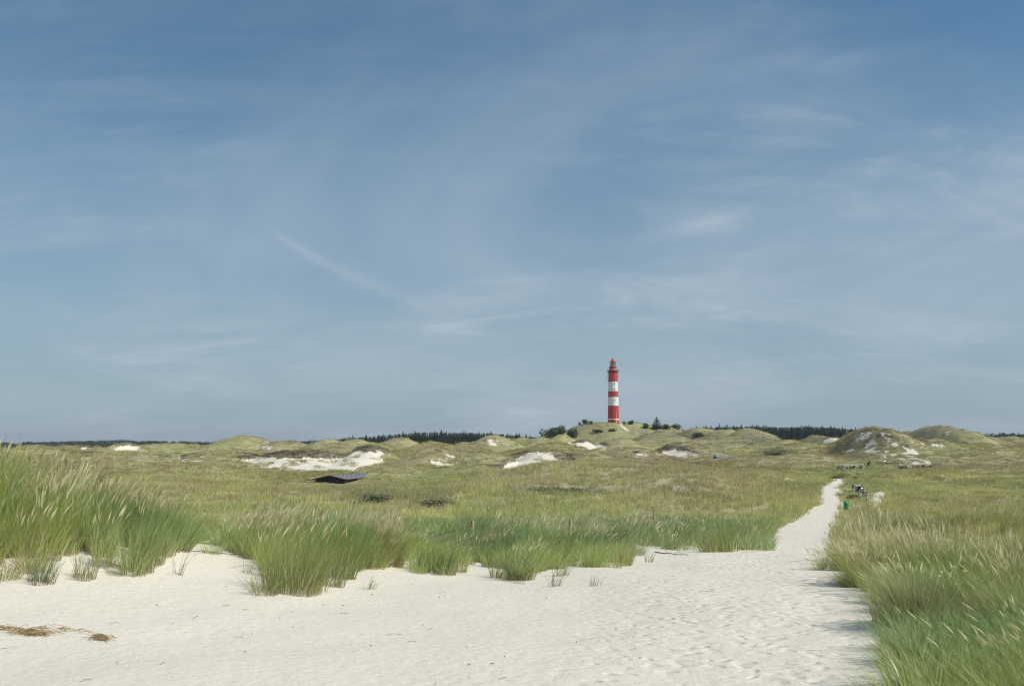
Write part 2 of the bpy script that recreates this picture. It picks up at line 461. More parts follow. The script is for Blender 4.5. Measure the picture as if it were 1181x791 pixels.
# ------------------------------------------------------------------ mesh helpers
def mesh_np(name, V, Fq, attrs=None, mats=(), smooth=False, nper=4):
    me = bpy.data.meshes.new(name)
    V = np.asarray(V, np.float32); Fq = np.asarray(Fq, np.int32)
    me.vertices.add(len(V)); me.vertices.foreach_set('co', V.ravel())
    nf = len(Fq)
    me.loops.add(nf * nper); me.loops.foreach_set('vertex_index', Fq.ravel())
    me.polygons.add(nf)
    me.polygons.foreach_set('loop_start', np.arange(0, nf * nper, nper, dtype=np.int32))
    me.polygons.foreach_set('loop_total', np.full(nf, nper, np.int32))
    for m in mats:
        me.materials.append(m)
    me.update(calc_edges=True)
    if smooth:
        me.polygons.foreach_set('use_smooth', np.ones(nf, bool))
    for k, (typ, arr) in (attrs or {}).items():
        a = me.attributes.new(k, typ, 'POINT')
        arr = np.asarray(arr, np.float32)
        if typ == 'FLOAT':
            a.data.foreach_set('value', arr.ravel())
        elif typ == 'FLOAT_COLOR':
            if arr.shape[1] == 3:
                arr = np.concatenate([arr, np.ones((len(arr), 1), np.float32)], 1)
            a.data.foreach_set('color', arr.ravel())
        elif typ == 'FLOAT_VECTOR':
            a.data.foreach_set('vector', arr.ravel())
    return me


def link(name, data, parent=None, loc=(0, 0, 0), rot=(0, 0, 0)):
    o = bpy.data.objects.new(name, data); COL.objects.link(o)
    o.location = loc; o.rotation_euler = rot
    if parent is not None:
        o.parent = parent
    return o


def tag(o, label=None, cat=None, group=None, kind=None):
    if label: o['label'] = label
    if cat: o['category'] = cat
    if group: o['group'] = group
    if kind: o['kind'] = kind
    return o


def empty(name, loc=(0, 0, 0), rz=0):
    o = bpy.data.objects.new(name, None); COL.objects.link(o)
    o.empty_display_size = 0.3
    o.location = loc; o.rotation_euler = (0, 0, rz)
    return o


def copy_tree(o, parent=None):
    c = o.copy(); COL.objects.link(c)
    c.parent = parent
    for ch in list(o.children):
        copy_tree(ch, c)
    return c


class MB:
    def __init__(s):
        s.bm = bmesh.new()

    def box(s, c, size, rot=None, bevel=0.0):
        r = bmesh.ops.create_cube(s.bm, size=1.0)
        vs = r['verts']
        M = Matrix.Translation(c) @ ((rot or Matrix.Identity(3)).to_4x4()) @ Matrix.Diagonal((*size, 1))
        bmesh.ops.transform(s.bm, matrix=M, verts=vs)
        if bevel:
            es = list({e for v in vs for e in v.link_edges})
            bmesh.ops.bevel(s.bm, geom=es, offset=bevel, segments=2, affect='EDGES', profile=0.5)
        return s

    def tube(s, pts, rad, n=8, cap=True):
        pts = [Vector(p) for p in pts]
        rads = rad if isinstance(rad, (list, tuple)) else [rad] * len(pts)
        rings = []
        ref = Vector((0, 0, 1))
        for i, p in enumerate(pts):
            t = (pts[min(i + 1, len(pts) - 1)] - pts[max(i - 1, 0)]).normalized()
            a = ref if abs(t.dot(ref)) < 0.95 else Vector((1, 0, 0))
            u = t.cross(a).normalized(); w = t.cross(u).normalized()
            rings.append([s.bm.verts.new(p + (u * math.cos(2 * math.pi * k / n) + w * math.sin(2 * math.pi * k / n)) * rads[i]) for k in range(n)])
        for a, b in zip(rings, rings[1:]):
            for k in range(n):
                s.bm.faces.new((a[k], a[(k + 1) % n], b[(k + 1) % n], b[k]))
        if cap:
            s.bm.faces.new(rings[0][::-1]); s.bm.faces.new(rings[-1])
        return s

    def lathe(s, prof, n=32, c=(0, 0, 0), cap=True):
        c = Vector(c)
        rings = []
        for (r, z) in prof:
            rings.append([s.bm.verts.new(c + Vector((r * math.cos(2 * math.pi * k / n), r * math.sin(2 * math.pi * k / n), z))) for k in range(n)])
        for a, b in zip(rings, rings[1:]):
            for k in range(n):
                s.bm.faces.new((a[k], a[(k + 1) % n], b[(k + 1) % n], b[k]))
        if cap:
            s.bm.faces.new(rings[0][::-1]); s.bm.faces.new(rings[-1])
        return s

    def torus(s, c, R_, r, axis='X', n=28, m=6):
        pts = []
        rings = []
        for i in range(n):
            a = 2 * math.pi * i / n
            ring = []
            for j in range(m):
                b = 2 * math.pi * j / m
                q = R_ + r * math.cos(b)
                if axis == 'Y':
                    p = Vector((q * math.cos(a), r * math.sin(b), q * math.sin(a)))
                else:
                    p = Vector((q * math.cos(a), q * math.sin(a), r * math.sin(b)))
                ring.append(s.bm.verts.new(Vector(c) + p))
            rings.append(ring)
        for i in range(n):
            A, B = rings[i], rings[(i + 1) % n]
            for j in range(m):
                s.bm.faces.new((A[j], B[j], B[(j + 1) % m], A[(j + 1) % m]))
        return s

    def poly(s, pts):
        s.bm.faces.new([s.bm.verts.new(p) for p in pts]); return s

    def build(s, name, mat, parent=None, smooth=False, loc=(0, 0, 0), rot=(0, 0, 0)):
        bmesh.ops.recalc_face_normals(s.bm, faces=s.bm.faces)
        me = bpy.data.meshes.new(name); s.bm.to_mesh(me); s.bm.free()
        me.materials.append(mat)
        if smooth:
            me.polygons.foreach_set('use_smooth', [True] * len(me.polygons))
            try:
                me.set_sharp_from_angle(angle=R(40))
            except Exception:
                pass
        return link(name, me, parent, loc, rot)


# ------------------------------------------------------------------ ground sheet
def build_ground():
    A = np.concatenate([np.arange(-180, -38, 3.5), np.arange(-38, 38, 0.11), np.arange(38, 180, 3.5)])
    A = np.radians(A)
    rr = np.concatenate([np.array([0.6, 1.2, 1.8]), np.geomspace(2.4, 160, 560), np.geomspace(160.9, 420, 330), np.geomspace(422, 1100, 170), np.geomspace(1130, 9000, 30)])
    na, nr = len(A), len(rr)
    X = np.outer(rr, np.sin(A)); Y = np.outer(rr, np.cos(A))
    x, y = X.ravel(), Y.ravel()
    z = H(x, y)
    sand = sand_cover(x, y, z)
    # soften the mask a little along the grid
    S = sand.reshape(nr, na)
    for _ in range(2):
        S = (S + np.roll(S, 1, 1) + np.roll(S, -1, 1)) / 3
        S[1:-1] = (S[:-2] + S[1:-1] * 2 + S[2:]) / 4
    sand = np.where(np.hypot(x, y) > 150, sand, S.ravel())
    sand = np.maximum(sand, 0.50 * (1 - sstep(35, 70, np.hypot(x, y))))
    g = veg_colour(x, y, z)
    g = g * 0.68        # plant colour darkened to stand in for the tufts' self-shadowing
    # soil under the near tufts is sandy humus
    nearf = 1 - sstep(60, 160, np.hypot(x, y))
    g = mixc(g, np.array((0.46, 0.40, 0.27)), nearf * 0.85)
    px, py = project(x, y, z)
    foot = sstep(600, 860, px + (py - 650) * 0.6) * sstep(0.5, 4, y)
    foot = np.clip(foot + 0.10, 0, 1) * (1 - sstep(60, 160, np.hypot(x, y)) * 0.7)
    V = np.concatenate([np.stack([x, y, z], 1), [[0, 0, float(H(np.array([0.0]), np.array([0.0]))[0])]]])
    i, j = np.meshgrid(np.arange(nr - 1), np.arange(na), indexing='ij')
    jn = (j + 1) % na
    Q = np.stack([i * na + j, (i + 1) * na + j, (i + 1) * na + jn, i * na + jn], -1).reshape(-1, 4)
    Q = Q[:, ::-1]
    cidx = len(V) - 1
    fan = [(k, (k + 1) % na, cidx, cidx) for k in range(na)]
    one = np.ones(1)
    me = mesh_np('ground', V, Q, {
        'sand': ('FLOAT', np.concatenate([sand, one])),
        'foot': ('FLOAT', np.concatenate([foot, one * 0.1])),
        'gcol': ('FLOAT_COLOR', np.concatenate([g, [[0.3, 0.3, 0.2]]]))}, [ground_material()], smooth=True)
    o = link('ground', me)
    tag(o, kind='structure')
    o['label'] = 'pale dune sand and grown-over dunes'
    return o


ground = build_ground()


# ------------------------------------------------------------------ grass
def make_tuft(name, n, L, W, spread, lean, segs, mat, heads=0, rad=0.12, seed=0, flop=0.6, dead=0.12):
    rg = np.random.default_rng(seed)
    n_all = n + heads
    th = rg.uniform(0, 2 * np.pi, n_all)
    rb = rad * np.sqrt(rg.uniform(0, 1, n_all))
    bx, by = rb * np.cos(th), rb * np.sin(th)
    out = rg.uniform(0.1, 1, n_all) ** 0.8 * spread
    az = th + rg.normal(0, 0.7, n_all)
    Ln = L * rg.uniform(0.40, 1.15, n_all)
    Wd = W * rg.uniform(0.7, 1.25, n_all)
    isd = (rg.uniform(0, 1, n_all) < dead).astype(float)
    isd[n:] = 0.75
    Ln[n:] = L * rg.uniform(0.92, 1.15, heads); out[n:] *= 0.45; Wd[n:] *= 0.75
    Ln[:n] = np.where(isd[:n] > 0, Ln[:n] * 0.7, Ln[:n])
    rnd = rg.uniform(0, 1, n_all)
    V, Q, AT = [], [], []
    t = np.linspace(0, 1, segs + 1)
    for k in range(n_all):
        dx, dy = math.cos(az[k]), math.sin(az[k])
        o_ = out[k]
        lx = lean * (0.7 + 0.6 * rg.uniform())
        # direction vector along blade
        p = np.zeros((segs + 1, 3)); p[0] = (bx[k], by[k], -0.03)
        brk = rg.uniform() < 0.10 and k < n and segs > 3
        bz = rg.uniform(-0.5, 0.5)
        for i in range(1, segs + 1):
            tt = (i - 0.5) / segs
            hx = dx * o_ * (0.35 + flop * tt * 1.4) + lx * tt * 1.6
            hy = dy * o_ * (0.35 + flop * tt * 1.4)
            v = np.array((hx, hy, 1.0 - 0.35 * tt * o_))
            if brk and tt > 0.5:
                v = v + np.array((dx * 1.6, dy * 1.6, -1.15 + bz))
            v /= np.linalg.norm(v)
            p[i] = p[i - 1] + v * Ln[k] / segs
        wa = rg.uniform(0, np.pi)
        wv = np.array((math.cos(wa), math.sin(wa), 0)) * Wd[k] * 0.5
        wt = (1 - t ** 2.2 * 0.92) if k < n else np.full(segs + 1, 0.5)
        b = len(V)
        for i in range(segs + 1):
            V.append(p[i] - wv * wt[i]); V.append(p[i] + wv * wt[i])
            AT.append((t[i], rnd[k], isd[k] * (0.5 if k >= n else 1))); AT.append(AT[-1])
        for i in range(segs):
            Q.append((b + 2 * i, b + 2 * i + 1, b + 2 * i + 3, b + 2 * i + 2))
        if k >= n:   # spike-like seed head: two crossed spindles
            d = p[-1] - p[-2]; d /= np.linalg.norm(d)
            hl = Ln[k] * 0.23; hw = max(W * 0.95, 0.0085)
            for wv2 in (np.array((1, 0, 0)), np.array((0, 1, 0))):
                b = len(V); q0 = p[-1] - d * 0.02
                dd = d + np.array((0.25 * lean + 0.08, 0, -0.06)); dd /= np.linalg.norm(dd)
                pts = [q0, q0 + d * hl * 0.4, q0 + d * hl * 0.4 + dd * hl * 0.6]
                ws = [hw * 0.35, hw, hw * 0.15]
                for q, w in zip(pts, ws):
                    V.append(q - wv2 * w); V.append(q + wv2 * w)
                    AT.append((1, rnd[k], 1)); AT.append((1, rnd[k], 1))
                for i in range(2):
                    Q.append((b + 2 * i, b + 2 * i + 1, b + 2 * i + 3, b + 2 * i + 2))
    me = mesh_np(name, np.array(V), np.array(Q), {'bl': ('FLOAT_COLOR', np.array(AT))}, [mat])
    return me


GM = grass_material('grass_blades')
proto = bpy.data.collections.new('grass_prototypes')
names = []


def addp(prefix, meshes):
    c = bpy.data.collections.new(prefix)
    for i, me in enumerate(meshes):
        o = bpy.data.objects.new('%s_%02d' % (prefix, i), me)
        c.objects.link(o)
    return c


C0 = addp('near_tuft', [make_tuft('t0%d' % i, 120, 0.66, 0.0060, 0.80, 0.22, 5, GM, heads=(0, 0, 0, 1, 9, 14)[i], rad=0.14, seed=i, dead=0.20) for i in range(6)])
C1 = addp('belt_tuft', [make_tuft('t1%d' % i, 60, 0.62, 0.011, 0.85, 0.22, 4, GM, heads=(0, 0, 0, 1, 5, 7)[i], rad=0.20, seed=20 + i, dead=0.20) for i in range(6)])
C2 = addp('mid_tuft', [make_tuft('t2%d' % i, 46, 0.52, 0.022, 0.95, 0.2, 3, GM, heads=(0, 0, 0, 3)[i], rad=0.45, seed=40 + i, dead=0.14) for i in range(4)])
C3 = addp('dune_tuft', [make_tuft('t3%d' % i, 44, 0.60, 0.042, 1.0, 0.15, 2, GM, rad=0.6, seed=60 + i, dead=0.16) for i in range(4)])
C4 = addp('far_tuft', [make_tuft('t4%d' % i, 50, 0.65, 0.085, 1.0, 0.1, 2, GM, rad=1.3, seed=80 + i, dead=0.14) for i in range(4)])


def scatter_group(coll):
    ng = bpy.data.node_groups.new('scatter_' + coll.name, 'GeometryNodeTree')
    ng.interface.new_socket('Geometry', in_out='INPUT', socket_type='NodeSocketGeometry')
    ng.interface.new_socket('Geometry', in_out='OUTPUT', socket_type='NodeSocketGeometry')
    N, L = ng.nodes, ng.links
    gi, go = N.new('NodeGroupInput'), N.new('NodeGroupOutput')
    m2p = N.new('GeometryNodeMeshToPoints')
    iop = N.new('GeometryNodeInstanceOnPoints')
    ci = N.new('GeometryNodeCollectionInfo'); ci.inputs[0].default_value = coll
    ci.inputs['Separate Children'].default_value = True; ci.inputs['Reset Children'].default_value = True
    iop.inputs['Pick Instance'].default_value = True

    def attr(nm, typ):
        a = N.new('GeometryNodeInputNamedAttribute'); a.data_type = typ; a.inputs['Name'].default_value = nm
        return [o for o in a.outputs if o.enabled and o.name == 'Attribute'][0]
    L.new(gi.outputs[0], m2p.inputs['Mesh']); L.new(m2p.outputs[0], iop.inputs['Points'])
    L.new(ci.outputs[0], iop.inputs['Instance'])
    L.new(attr('rot', 'FLOAT_VECTOR'), iop.inputs['Rotation'])
    L.new(attr('scl', 'FLOAT_VECTOR'), iop.inputs['Scale'])
    L.new(attr('pick', 'FLOAT'), iop.inputs['Instance Index'])
    L.new(iop.outputs[0], go.inputs[0])
    return ng


def scatter(name, label, coll, x, y, pick, rotz, scl, tint, rx=0.0, ry=0.0, sink=0.0, cat='grass'):
    z = H(x, y) - sink
    n = len(x)
    V = np.stack([x, y, z], 1)
    me = bpy.data.meshes.new(name)
    me.vertices.add(n); me.vertices.foreach_set('co', V.astype(np.float32).ravel())

    def att(nm, typ, arr, key):
        a = me.attributes.new(nm, typ, 'POINT'); a.data.foreach_set(key, np.asarray(arr, np.float32).ravel())
    rot = np.stack([rng.normal(0, 0.06, n) + rx, rng.normal(0, 0.06, n) + ry, rotz], 1)
    att('rot', 'FLOAT_VECTOR', rot, 'vector')
    att('scl', 'FLOAT_VECTOR', scl if scl.ndim == 2 else np.stack([scl] * 3, 1), 'vector')
    att('pick', 'FLOAT', pick, 'value')
    att('tint', 'FLOAT_COLOR', np.concatenate([tint, np.ones((n, 1))], 1), 'color')
    me.materials.append(GM)
    o = link(name, me)
    md = o.modifiers.new('scatter', 'NODES'); md.node_group = scatter_group(coll)
    tag(o, label, cat, kind='stuff')
    return o


def wedge(d0, d1, dens, half=0.60):
    """random ground points in a wedge in front of the camera, dens per m2"""
    area = half * (d1 ** 2 - d0 ** 2)
    n = int(area * dens)
    a = rng.uniform(-half, half, n)
    r = np.sqrt(rng.uniform(d0 ** 2, d1 ** 2, n))
    return r * np.sin(a), r * np.cos(a)


HUT = (-27.0, 150.0, 5.1, 19.0, -R(7.6))      # x, y of the near gable, width, length, turn


def clear_of_things(x, y, pad=0.6):
    hx, hy, w, l, a = HUT
    dx, dy = x - hx, y - hy
    u = dx * math.cos(-a) - dy * math.sin(-a); v = dx * math.sin(-a) + dy * math.cos(-a)
    ok = ~((np.abs(u) < w / 2 + pad) & (v > -pad) & (v < l + pad))
    L_ = at(707.6, 488, 646)
    ok &= np.hypot(x - L_.x, y - L_.y) > 5.5
    return ok


HEADS = [((125, 560), (95, 50), 0.85), ((40, 525), (40, 18), 0.7), ((297, 618), (38, 26), 0.85), ((425, 622), (26, 26), 0.8), ((360, 610), (20, 14), 0.4), ((200, 600), (30, 20), 0.4),
         ((660, 612), (50, 14), 0.4), ((1020, 640), (70, 30), 0.75), ((1060, 668), (60, 20), 0.35), ((980, 625), (25, 25), 0.6), ((750, 608), (40, 14), 0.4), ((1160, 690), (30, 15), 0.3)]


def head_prob(px, py):
    p = np.full(px.shape, 0.06)
    for (c, r_, a) in HEADS:
        p = np.maximum(p, a * np.exp(-((px - c[0]) / r_[0]) ** 4 - ((py - c[1] - 10) / (r_[1] + 8)) ** 4))
    return p


def band(name, label, coll, d0, d1, dens, npick, base_scale, hfac, headed=True, half=0.60, tussock=None, contrast=0.2, bare=0.0):
    x, y = wedge(d0, d1, dens, half)
    if d0 < 10:                       # the nearest meadow, seen from above, is thick
        ex, ey = wedge(d0, 12, 13, half); k = ex > 1.5
        ex2, ey2 = wedge(9, 20, 9, half); k2 = ex2 < -2.2
        x = np.concatenate([x, ex[k], ex2[k2]]); y = np.concatenate([y, ey[k], ey2[k2]])
    n = len(x)
    tilt_a = np.zeros(n); tilt = np.zeros(n); boost = np.full(n, 0.80 if tussock else 1.0); tone = np.ones((n, 3))
    keep = sand_cover(x, y, H(x, y), True) < 0.5
    if tussock:                       # fans of shoots round a common root
        td, K, sg = tussock
        cx, cy = wedge(d0, d1, td, half)
        k = sand_cover(cx, cy, H(cx, cy)) < 0.5
        cx, cy = cx[k], cy[k]
        m = len(cx)
        size = rng.uniform(0.55, 1.3, m); ct = rng.uniform(0.8, 1.2, (m, 1)) * (1 + rng.normal(0, 0.06, (m, 3)))
        idx = np.repeat(np.arange(m), K)
        a = rng.uniform(0, 2 * np.pi, m * K); rr = np.abs(rng.normal(0, sg, m * K)) * size[idx]
        # runners: a few small sprigs stand out on the sand in front of the tussocks
        zq = H(x, y)
        spr = (~keep) & (sand_cover(x, y + 0.75, zq) < 0.5) & (rng.uniform(0, 1, n) < 0.10)
        keep = keep | spr; boost = np.where(spr, 0.42, boost)
        x = np.concatenate([x, cx[idx] + rr * np.cos(a)]); y = np.concatenate([y, cy[idx] + rr * np.sin(a)])
        keep = np.concatenate([keep, np.ones(m * K, bool)])
        tilt_a = np.concatenate([tilt_a, a]); tilt = np.concatenate([tilt, np.clip(rr / sg, 0, 2) * 0.18])
        boost = np.concatenate([boost, size[idx] * (1.06 - 0.13 * np.clip(rr / sg, 0, 2))]); tone = np.concatenate([tone, ct[idx]])
    if bare:                          # plants come thinner in patches, a few colonise the blowouts
        c = fbm(x / 9, y / 14, 3, 71)
        keep &= rng.uniform(0, 1, len(x)) > bare * sstep(0.5, 0.66, c)
        c2 = fbm(x / 2.6, y / 4.2, 2, 73)
        keep |= (c2 > 0.63) & (rng.uniform(0, 1, len(x)) < 0.8)
    keep &= clear_of_things(x, y)
    x, y, tilt_a, tilt, boost, tone = x[keep], y[keep], tilt_a[keep], tilt[keep], boost[keep], tone[keep]
    z = H(x, y)
    px, py = project(x, y, z)
    keep = ~((px > 880) & (px < 975) & (y > 19) & (y < 160) & (sand_cover(x, y, z) > 0.5))
    x, y, z, px, py, tilt_a, tilt, boost, tone = [q[keep] for q in (x, y, z, px, py, tilt_a, tilt, boost, tone)]
    n = len(x)
    if headed:
        hp = head_prob(px, py)
        isH = rng.uniform(0, 1, n) < hp
        pick = np.where(isH, npick - 1 - (rng.uniform(0, 1, n) < 0.5), rng.integers(0, npick - 2, n))
    else:
        pick = rng.integers(0, npick, n)
    sc0 = base_scale * rng.uniform(0.8, 1.15, n)
    cl = fbm(x / 2.2, y / 2.2, 3, 72)
    hs = hfac * (0.78 + 0.40 * sstep(0.3, 0.7, cl)) * boost
    hs = hs * np.where(np.hypot(x, y) > 60, 0.55 + 0.9 * fbm(x / 7, y / 12, 3, 75), 1)
    hs = hs * (1 - 0.26 * sstep(925, 960, px) * (y < 35))
    hs = hs * (1 - 0.35 * np.exp(-((px - 503) / 30) ** 4) * (y < 38))
    hutd = np.hypot(x + 26, (y - 143) / 1.6)
    hs = hs * (0.3 + 0.7 * sstep(4.5, 8, hutd))
    scl = np.stack([sc0, sc0, sc0 * hs], 1)
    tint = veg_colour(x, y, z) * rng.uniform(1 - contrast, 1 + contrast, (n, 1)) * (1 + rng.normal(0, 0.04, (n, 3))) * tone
    rz = rng.normal(0, 0.6, n)
    # the right-hand tufts hang a little towards the path
    rz = np.where((px > 940) & (np.hypot(x, y) < 30), rng.normal(math.pi * 0.8, 1.2, n), rz)
    al = tilt_a - rz
    print(name, n)
    return scatter(name, label, coll, x, y, pick, rz, scl, np.clip(tint, 0.02, 0.9), rx=-tilt * np.sin(al), ry=tilt * np.cos(al))


band('marram_grass', 'tall green marram grass with pale seed heads along the sand', C0, 5, 24, 7, 6, 1.0, 1.0, half=0.70, tussock=(1.0, 12, 0.22))
band('meadow_grass', 'green dune grass belt behind the first tufts', C1, 24, 62, 3.0, 6, 1.0, 1.0, tussock=(0.55, 8, 0.32))
band('hollow_grass', 'yellow green grass in the hollow beside the path', C2, 62, 150, 2.0, 4, 1.15, 0.95, headed=False, contrast=0.25)
band('dune_grass', 'olive grass covering the middle dunes', C3, 150, 340, 0.95, 4, 1.0, 0.85, headed=False, contrast=0.34, bare=0.35)
band('distant_grass', 'olive and straw coloured grass on the far dunes', C4, 340, 800, 0.13, 4, 1.0, 0.85, headed=False, half=0.55, contrast=0.34, bare=0.35)


def ground_at_pixel(px, row, d0=5, d1=400):
    """first terrain point seen at this photograph pixel"""
    ds = np.geomspace(d0, d1, 1500)
    u = (px - CX) / F; v = (CY - row) / F
    t = ds / (cP - v * sP)
    X, Z = u * t, CAMZ + (sP + v * cP) * t
    g = H(X, ds)
    i = np.argmax(Z <= g)
    if not (Z <= g).any():
        i = len(ds) - 1
    return Vector((X[i], ds[i], g[i]))


def hz(x, y):
    return float(H(np.array([x], float), np.array([y], float))[0])


# single tufts standing free at the edge of the sand, each its own object
TUFTS = [
    (98, 668, 0.42, 90, 0, 0.55, (0.22, 0.23, 0.11), 'small sparse pale tuft alone in the sand bay at the left dune'),
    (48, 672, 0.50, 120, 0, 0.5, (0.15, 0.18, 0.09), 'short ragged tuft with a browned foot at the foot of the left dune'),
    (340, 682, 0.80, 520, 8, 0.55, (0.19, 0.22, 0.075), 'large yellow green tussock with a brown foot left of the fence post'),
    (6, 668, 0.40, 30, 0, 0.6, (0.30, 0.24, 0.13), 'thin brown stalks at the left edge of the sand'),
    (205, 664, 0.45, 16, 0, 0.5, (0.25, 0.24, 0.12), 'few thin upright stalks in the sand right of the left dune'),
    (284, 661, 0.28, 12, 0, 0.3, (0.26, 0.23, 0.12), 'single short dry sprig in the sand above the fence wire'),
    (426, 679, 0.30, 26, 0, 0.7, (0.24, 0.24, 0.11), 'tiny sparse sprout in the sand below the fence post tussocks'),
    (503, 660, 0.52, 380, 2, 0.42, (0.125, 0.185, 0.065), 'dense dark green rounded tussock with sand showing on both sides'),
    (597, 668, 0.60, 220, 0, 0.8, (0.145, 0.185, 0.085), 'low sprawling tussock spilling onto the sand mid field'),
    (640, 676, 0.35, 40, 0, 0.8, (0.23, 0.24, 0.12), 'thin low sprig right of the sprawling tussock'),
    (686, 676, 0.26, 22, 0, 0.6, (0.20, 0.23, 0.10), 'two thin shoots alone out on the open sand'),
    (748, 648, 0.38, 42, 0, 0.45, (0.18, 0.21, 0.09), 'small upright tuft beside the fallen twigs'),
    (738, 638, 0.35, 30, 0, 0.5, (0.22, 0.22, 0.11), 'faint pale sprig just left of the fallen twigs'),
    (820, 634, 0.55, 80, 0, 0.45, (0.15, 0.19, 0.09), 'narrow tuft at the sand edge left of the path mouth'),
    (385, 676, 0.55, 130, 0, 0.85, (0.20, 0.23, 0.11), 'loose yellowish tuft at the foot of the fence post'),
    (648, 664, 0.42, 60, 0, 0.7, (0.18, 0.21, 0.10), 'pale tuft leaning out at the edge of the middle tussocks'),
]
for i, (px, row, L_, n, hd, sprd, colr, lab) in enumerate(TUFTS):
    p = ground_at_pixel(px, row)
    mat = grass_material('tuft_blades', False, tuple(1.4 * c for c in colr))
    me = make_tuft('tuft', n, L_ * 0.9, 0.006, sprd * 1.25, 0.25, 5, mat, heads=hd, rad=0.06 + 0.0006 * n, seed=200 + i, dead=0.14)
    o = link('grass_tuft', me, None, p, (0, 0, random.uniform(-0.4, 0.4)))
    tag(o, lab, 'grass tuft', 'tufts standing free at the sand edge')

# ------------------------------------------------------------------ straw litter and twigs on the sand
STRAW = simple('dry_straw', (0.42, 0.29, 0.14), 0.8, var=0.3, scale=20)
TWIG = simple('twig_bark', (0.16, 0.12, 0.08), 0.9, var=0.3, scale=20)


def straw_heap(px, row, lx, ly, n, lab, seed):
    rg = random.Random(seed)
    c = ground_at_pixel(px, row)
    b = MB()
    for k in range(n):
        a = rg.gauss(0, 0.5) + (math.pi if rg.random() < 0.5 else 0)
        x0, y0 = rg.gauss(0, lx), rg.gauss(0, ly)
        l = rg.uniform(0.05, 0.17)
        z0 = rg.uniform(0.002, 0.025) * math.exp(-abs(x0) / (2 * lx))
        q = []
        for t in (0, 0.33, 0.66, 1):
            xx = x0 + math.cos(a) * l * (t - 0.5) + rg.gauss(0, 0.006); yy = y0 + math.sin(a) * l * (t - 0.5) + rg.gauss(0, 0.006)
            q.append((xx, yy, hz(c.x + xx, c.y + yy) - c.z + z0 + 0.006 + math.sin(t * 3.1) * rg.uniform(0, 0.03)))
        b.tube(q, [0.0024, 0.003, 0.0024, 0.0015], 3)
    o = b.build('straw_heap', STRAW, None, loc=c)
    tag(o, lab, 'straw')


straw_heap(36, 732, 0.085, 0.022, 85, 'flat brown wisp of dead straw nearest the left edge of the sand', 1)
straw_heap(10, 727, 0.06, 0.018, 26, 'thin end of dead straw at the very left edge of the sand', 5)
straw_heap(74, 729, 0.17, 0.05, 26, 'few loose straws lying between the two straw heaps', 2)
straw_heap(117, 738, 0.045, 0.026, 42, 'small curled heap of brown straw on the sand, the right one', 3)


def debris():
    n = 420
    b = MB()
    rg = random.Random(9)
    xs = [rg.uniform(-9, 9) for _ in range(n)]; ys = [rg.uniform(6.5, 22) for _ in range(n)]
    X, Y = np.array(xs), np.array(ys)
    Z = H(X, Y); S = sand_cover(X, Y, Z)
    PX, PY = project(X, Y, Z)
    for k in range(n):
        if S[k] < 0.5: continue
        if PX[k] > 640 and rg.random() < 0.7: continue
        a = rg.uniform(0, 6.28); l = rg.choice((0.012, 0.015, 0.02, 0.03, 0.09, 0.14)) * rg.uniform(0.6, 1.2)
        dx, dy = math.cos(a) * l / 2, math.sin(a) * l / 2
        b.tube([(X[k] - dx, Y[k] - dy, Z[k] + 0.006), (X[k] + dx * .1, Y[k], Z[k] + 0.012), (X[k] + dx, Y[k] + dy, Z[k] + 0.006)], 0.0018 if l > 0.05 else 0.0035, 3)
    o = b.build('twig_litter', TWIG)
    tag(o, 'scattered dark bits of stalk and root on the pale sand', 'litter', kind='stuff')


debris()


def twig(p0, p1, lab, r=0.006):
    a = ground_at_pixel(*p0); c = ground_at_pixel(*p1)
    b = MB(); pts = []
    for i in range(9):
        t = i / 8
        q = a.lerp(c, t); q.x += random.gauss(0, 0.02); q.y += random.gauss(0, 0.05)
        q.z = hz(q.x, q.y) + 0.012 + abs(random.gauss(0, 0.012)); pts.append(q - a)
    b.tube(pts, [r * (1 - 0.6 * i / 8) for i in range(9)], 4)
    for i in (3, 5, 6):
        s = pts[i]; b.tube([s, s + Vector((random.uniform(-.15, .15), random.uniform(-.2, .2), 0.06)), s + Vector((random.uniform(-.25, .25), random.uniform(-.3, .3), 0.02))], 0.003, 3)
    tag(b.build('fallen_twig', TWIG, None, loc=a), lab, 'twig')


twig((756, 637), (795, 641), 'long thin dark twig lying on the sand left of the path mouth', 0.012)
twig((765, 622), (785, 636), 'short twig slanting down from the tussocks to the sand', 0.010)

# ------------------------------------------------------------------ wire fence
WOOD = simple('weathered_post', (0.20, 0.16, 0.125), 0.9, var=0.35, scale=12, bump=0.5)
WOODP = simple('pale_post', (0.38, 0.30, 0.20), 0.9, var=0.25, scale=12, bump=0.5)
WIRE = simple('rusty_wire', (0.10, 0.075, 0.06), 0.7, var=0.3)
fp = at(380, 640, 16.0)
fence = empty('wire_fence', (fp.x, fp.y, hz(fp.x, fp.y)))
tag(fence, 'old post and wire fence half buried in sand and marram grass', 'fence')
tops = []
for (px, row, d, r_, m, lab) in ((380, 624.5, 16.0, 0.036, WOOD, 'weathered grey fence post standing clear of the sand'), (544.5, 600.5, 24, 0.045, WOODP, None), (657.5, 599, 32, 0.055, WOODP, None),
                                 (754, 587, 41, 0.035, WOODP, None), (867, 579, 66, 0.035, WOODP, None)):
    p = at(px, row, d)
    g = hz(p.x, p.y)
    h = p.z - g
    b = MB()
    b.tube([(0, 0, -0.3), (0.01, 0, h * 0.5), (0.02 * h, 0.01, h - 0.02), (0.02 * h, 0.01, h)], [r_, r_ * 0.97, r_ * 0.9, r_ * 0.7], 10)
    o = b.build('post', m, fence, smooth=True, loc=Vector((p.x, p.y, g)) - fence.location)
    if lab: o['label'] = lab
    tops.append(Vector((p.x, p.y, g)) - fence.location + Vector((0, 0, h)))
L1 = [ground_at_pixel(200, 666, 8, 40), ground_at_pixel(262, 661, 8, 40)]
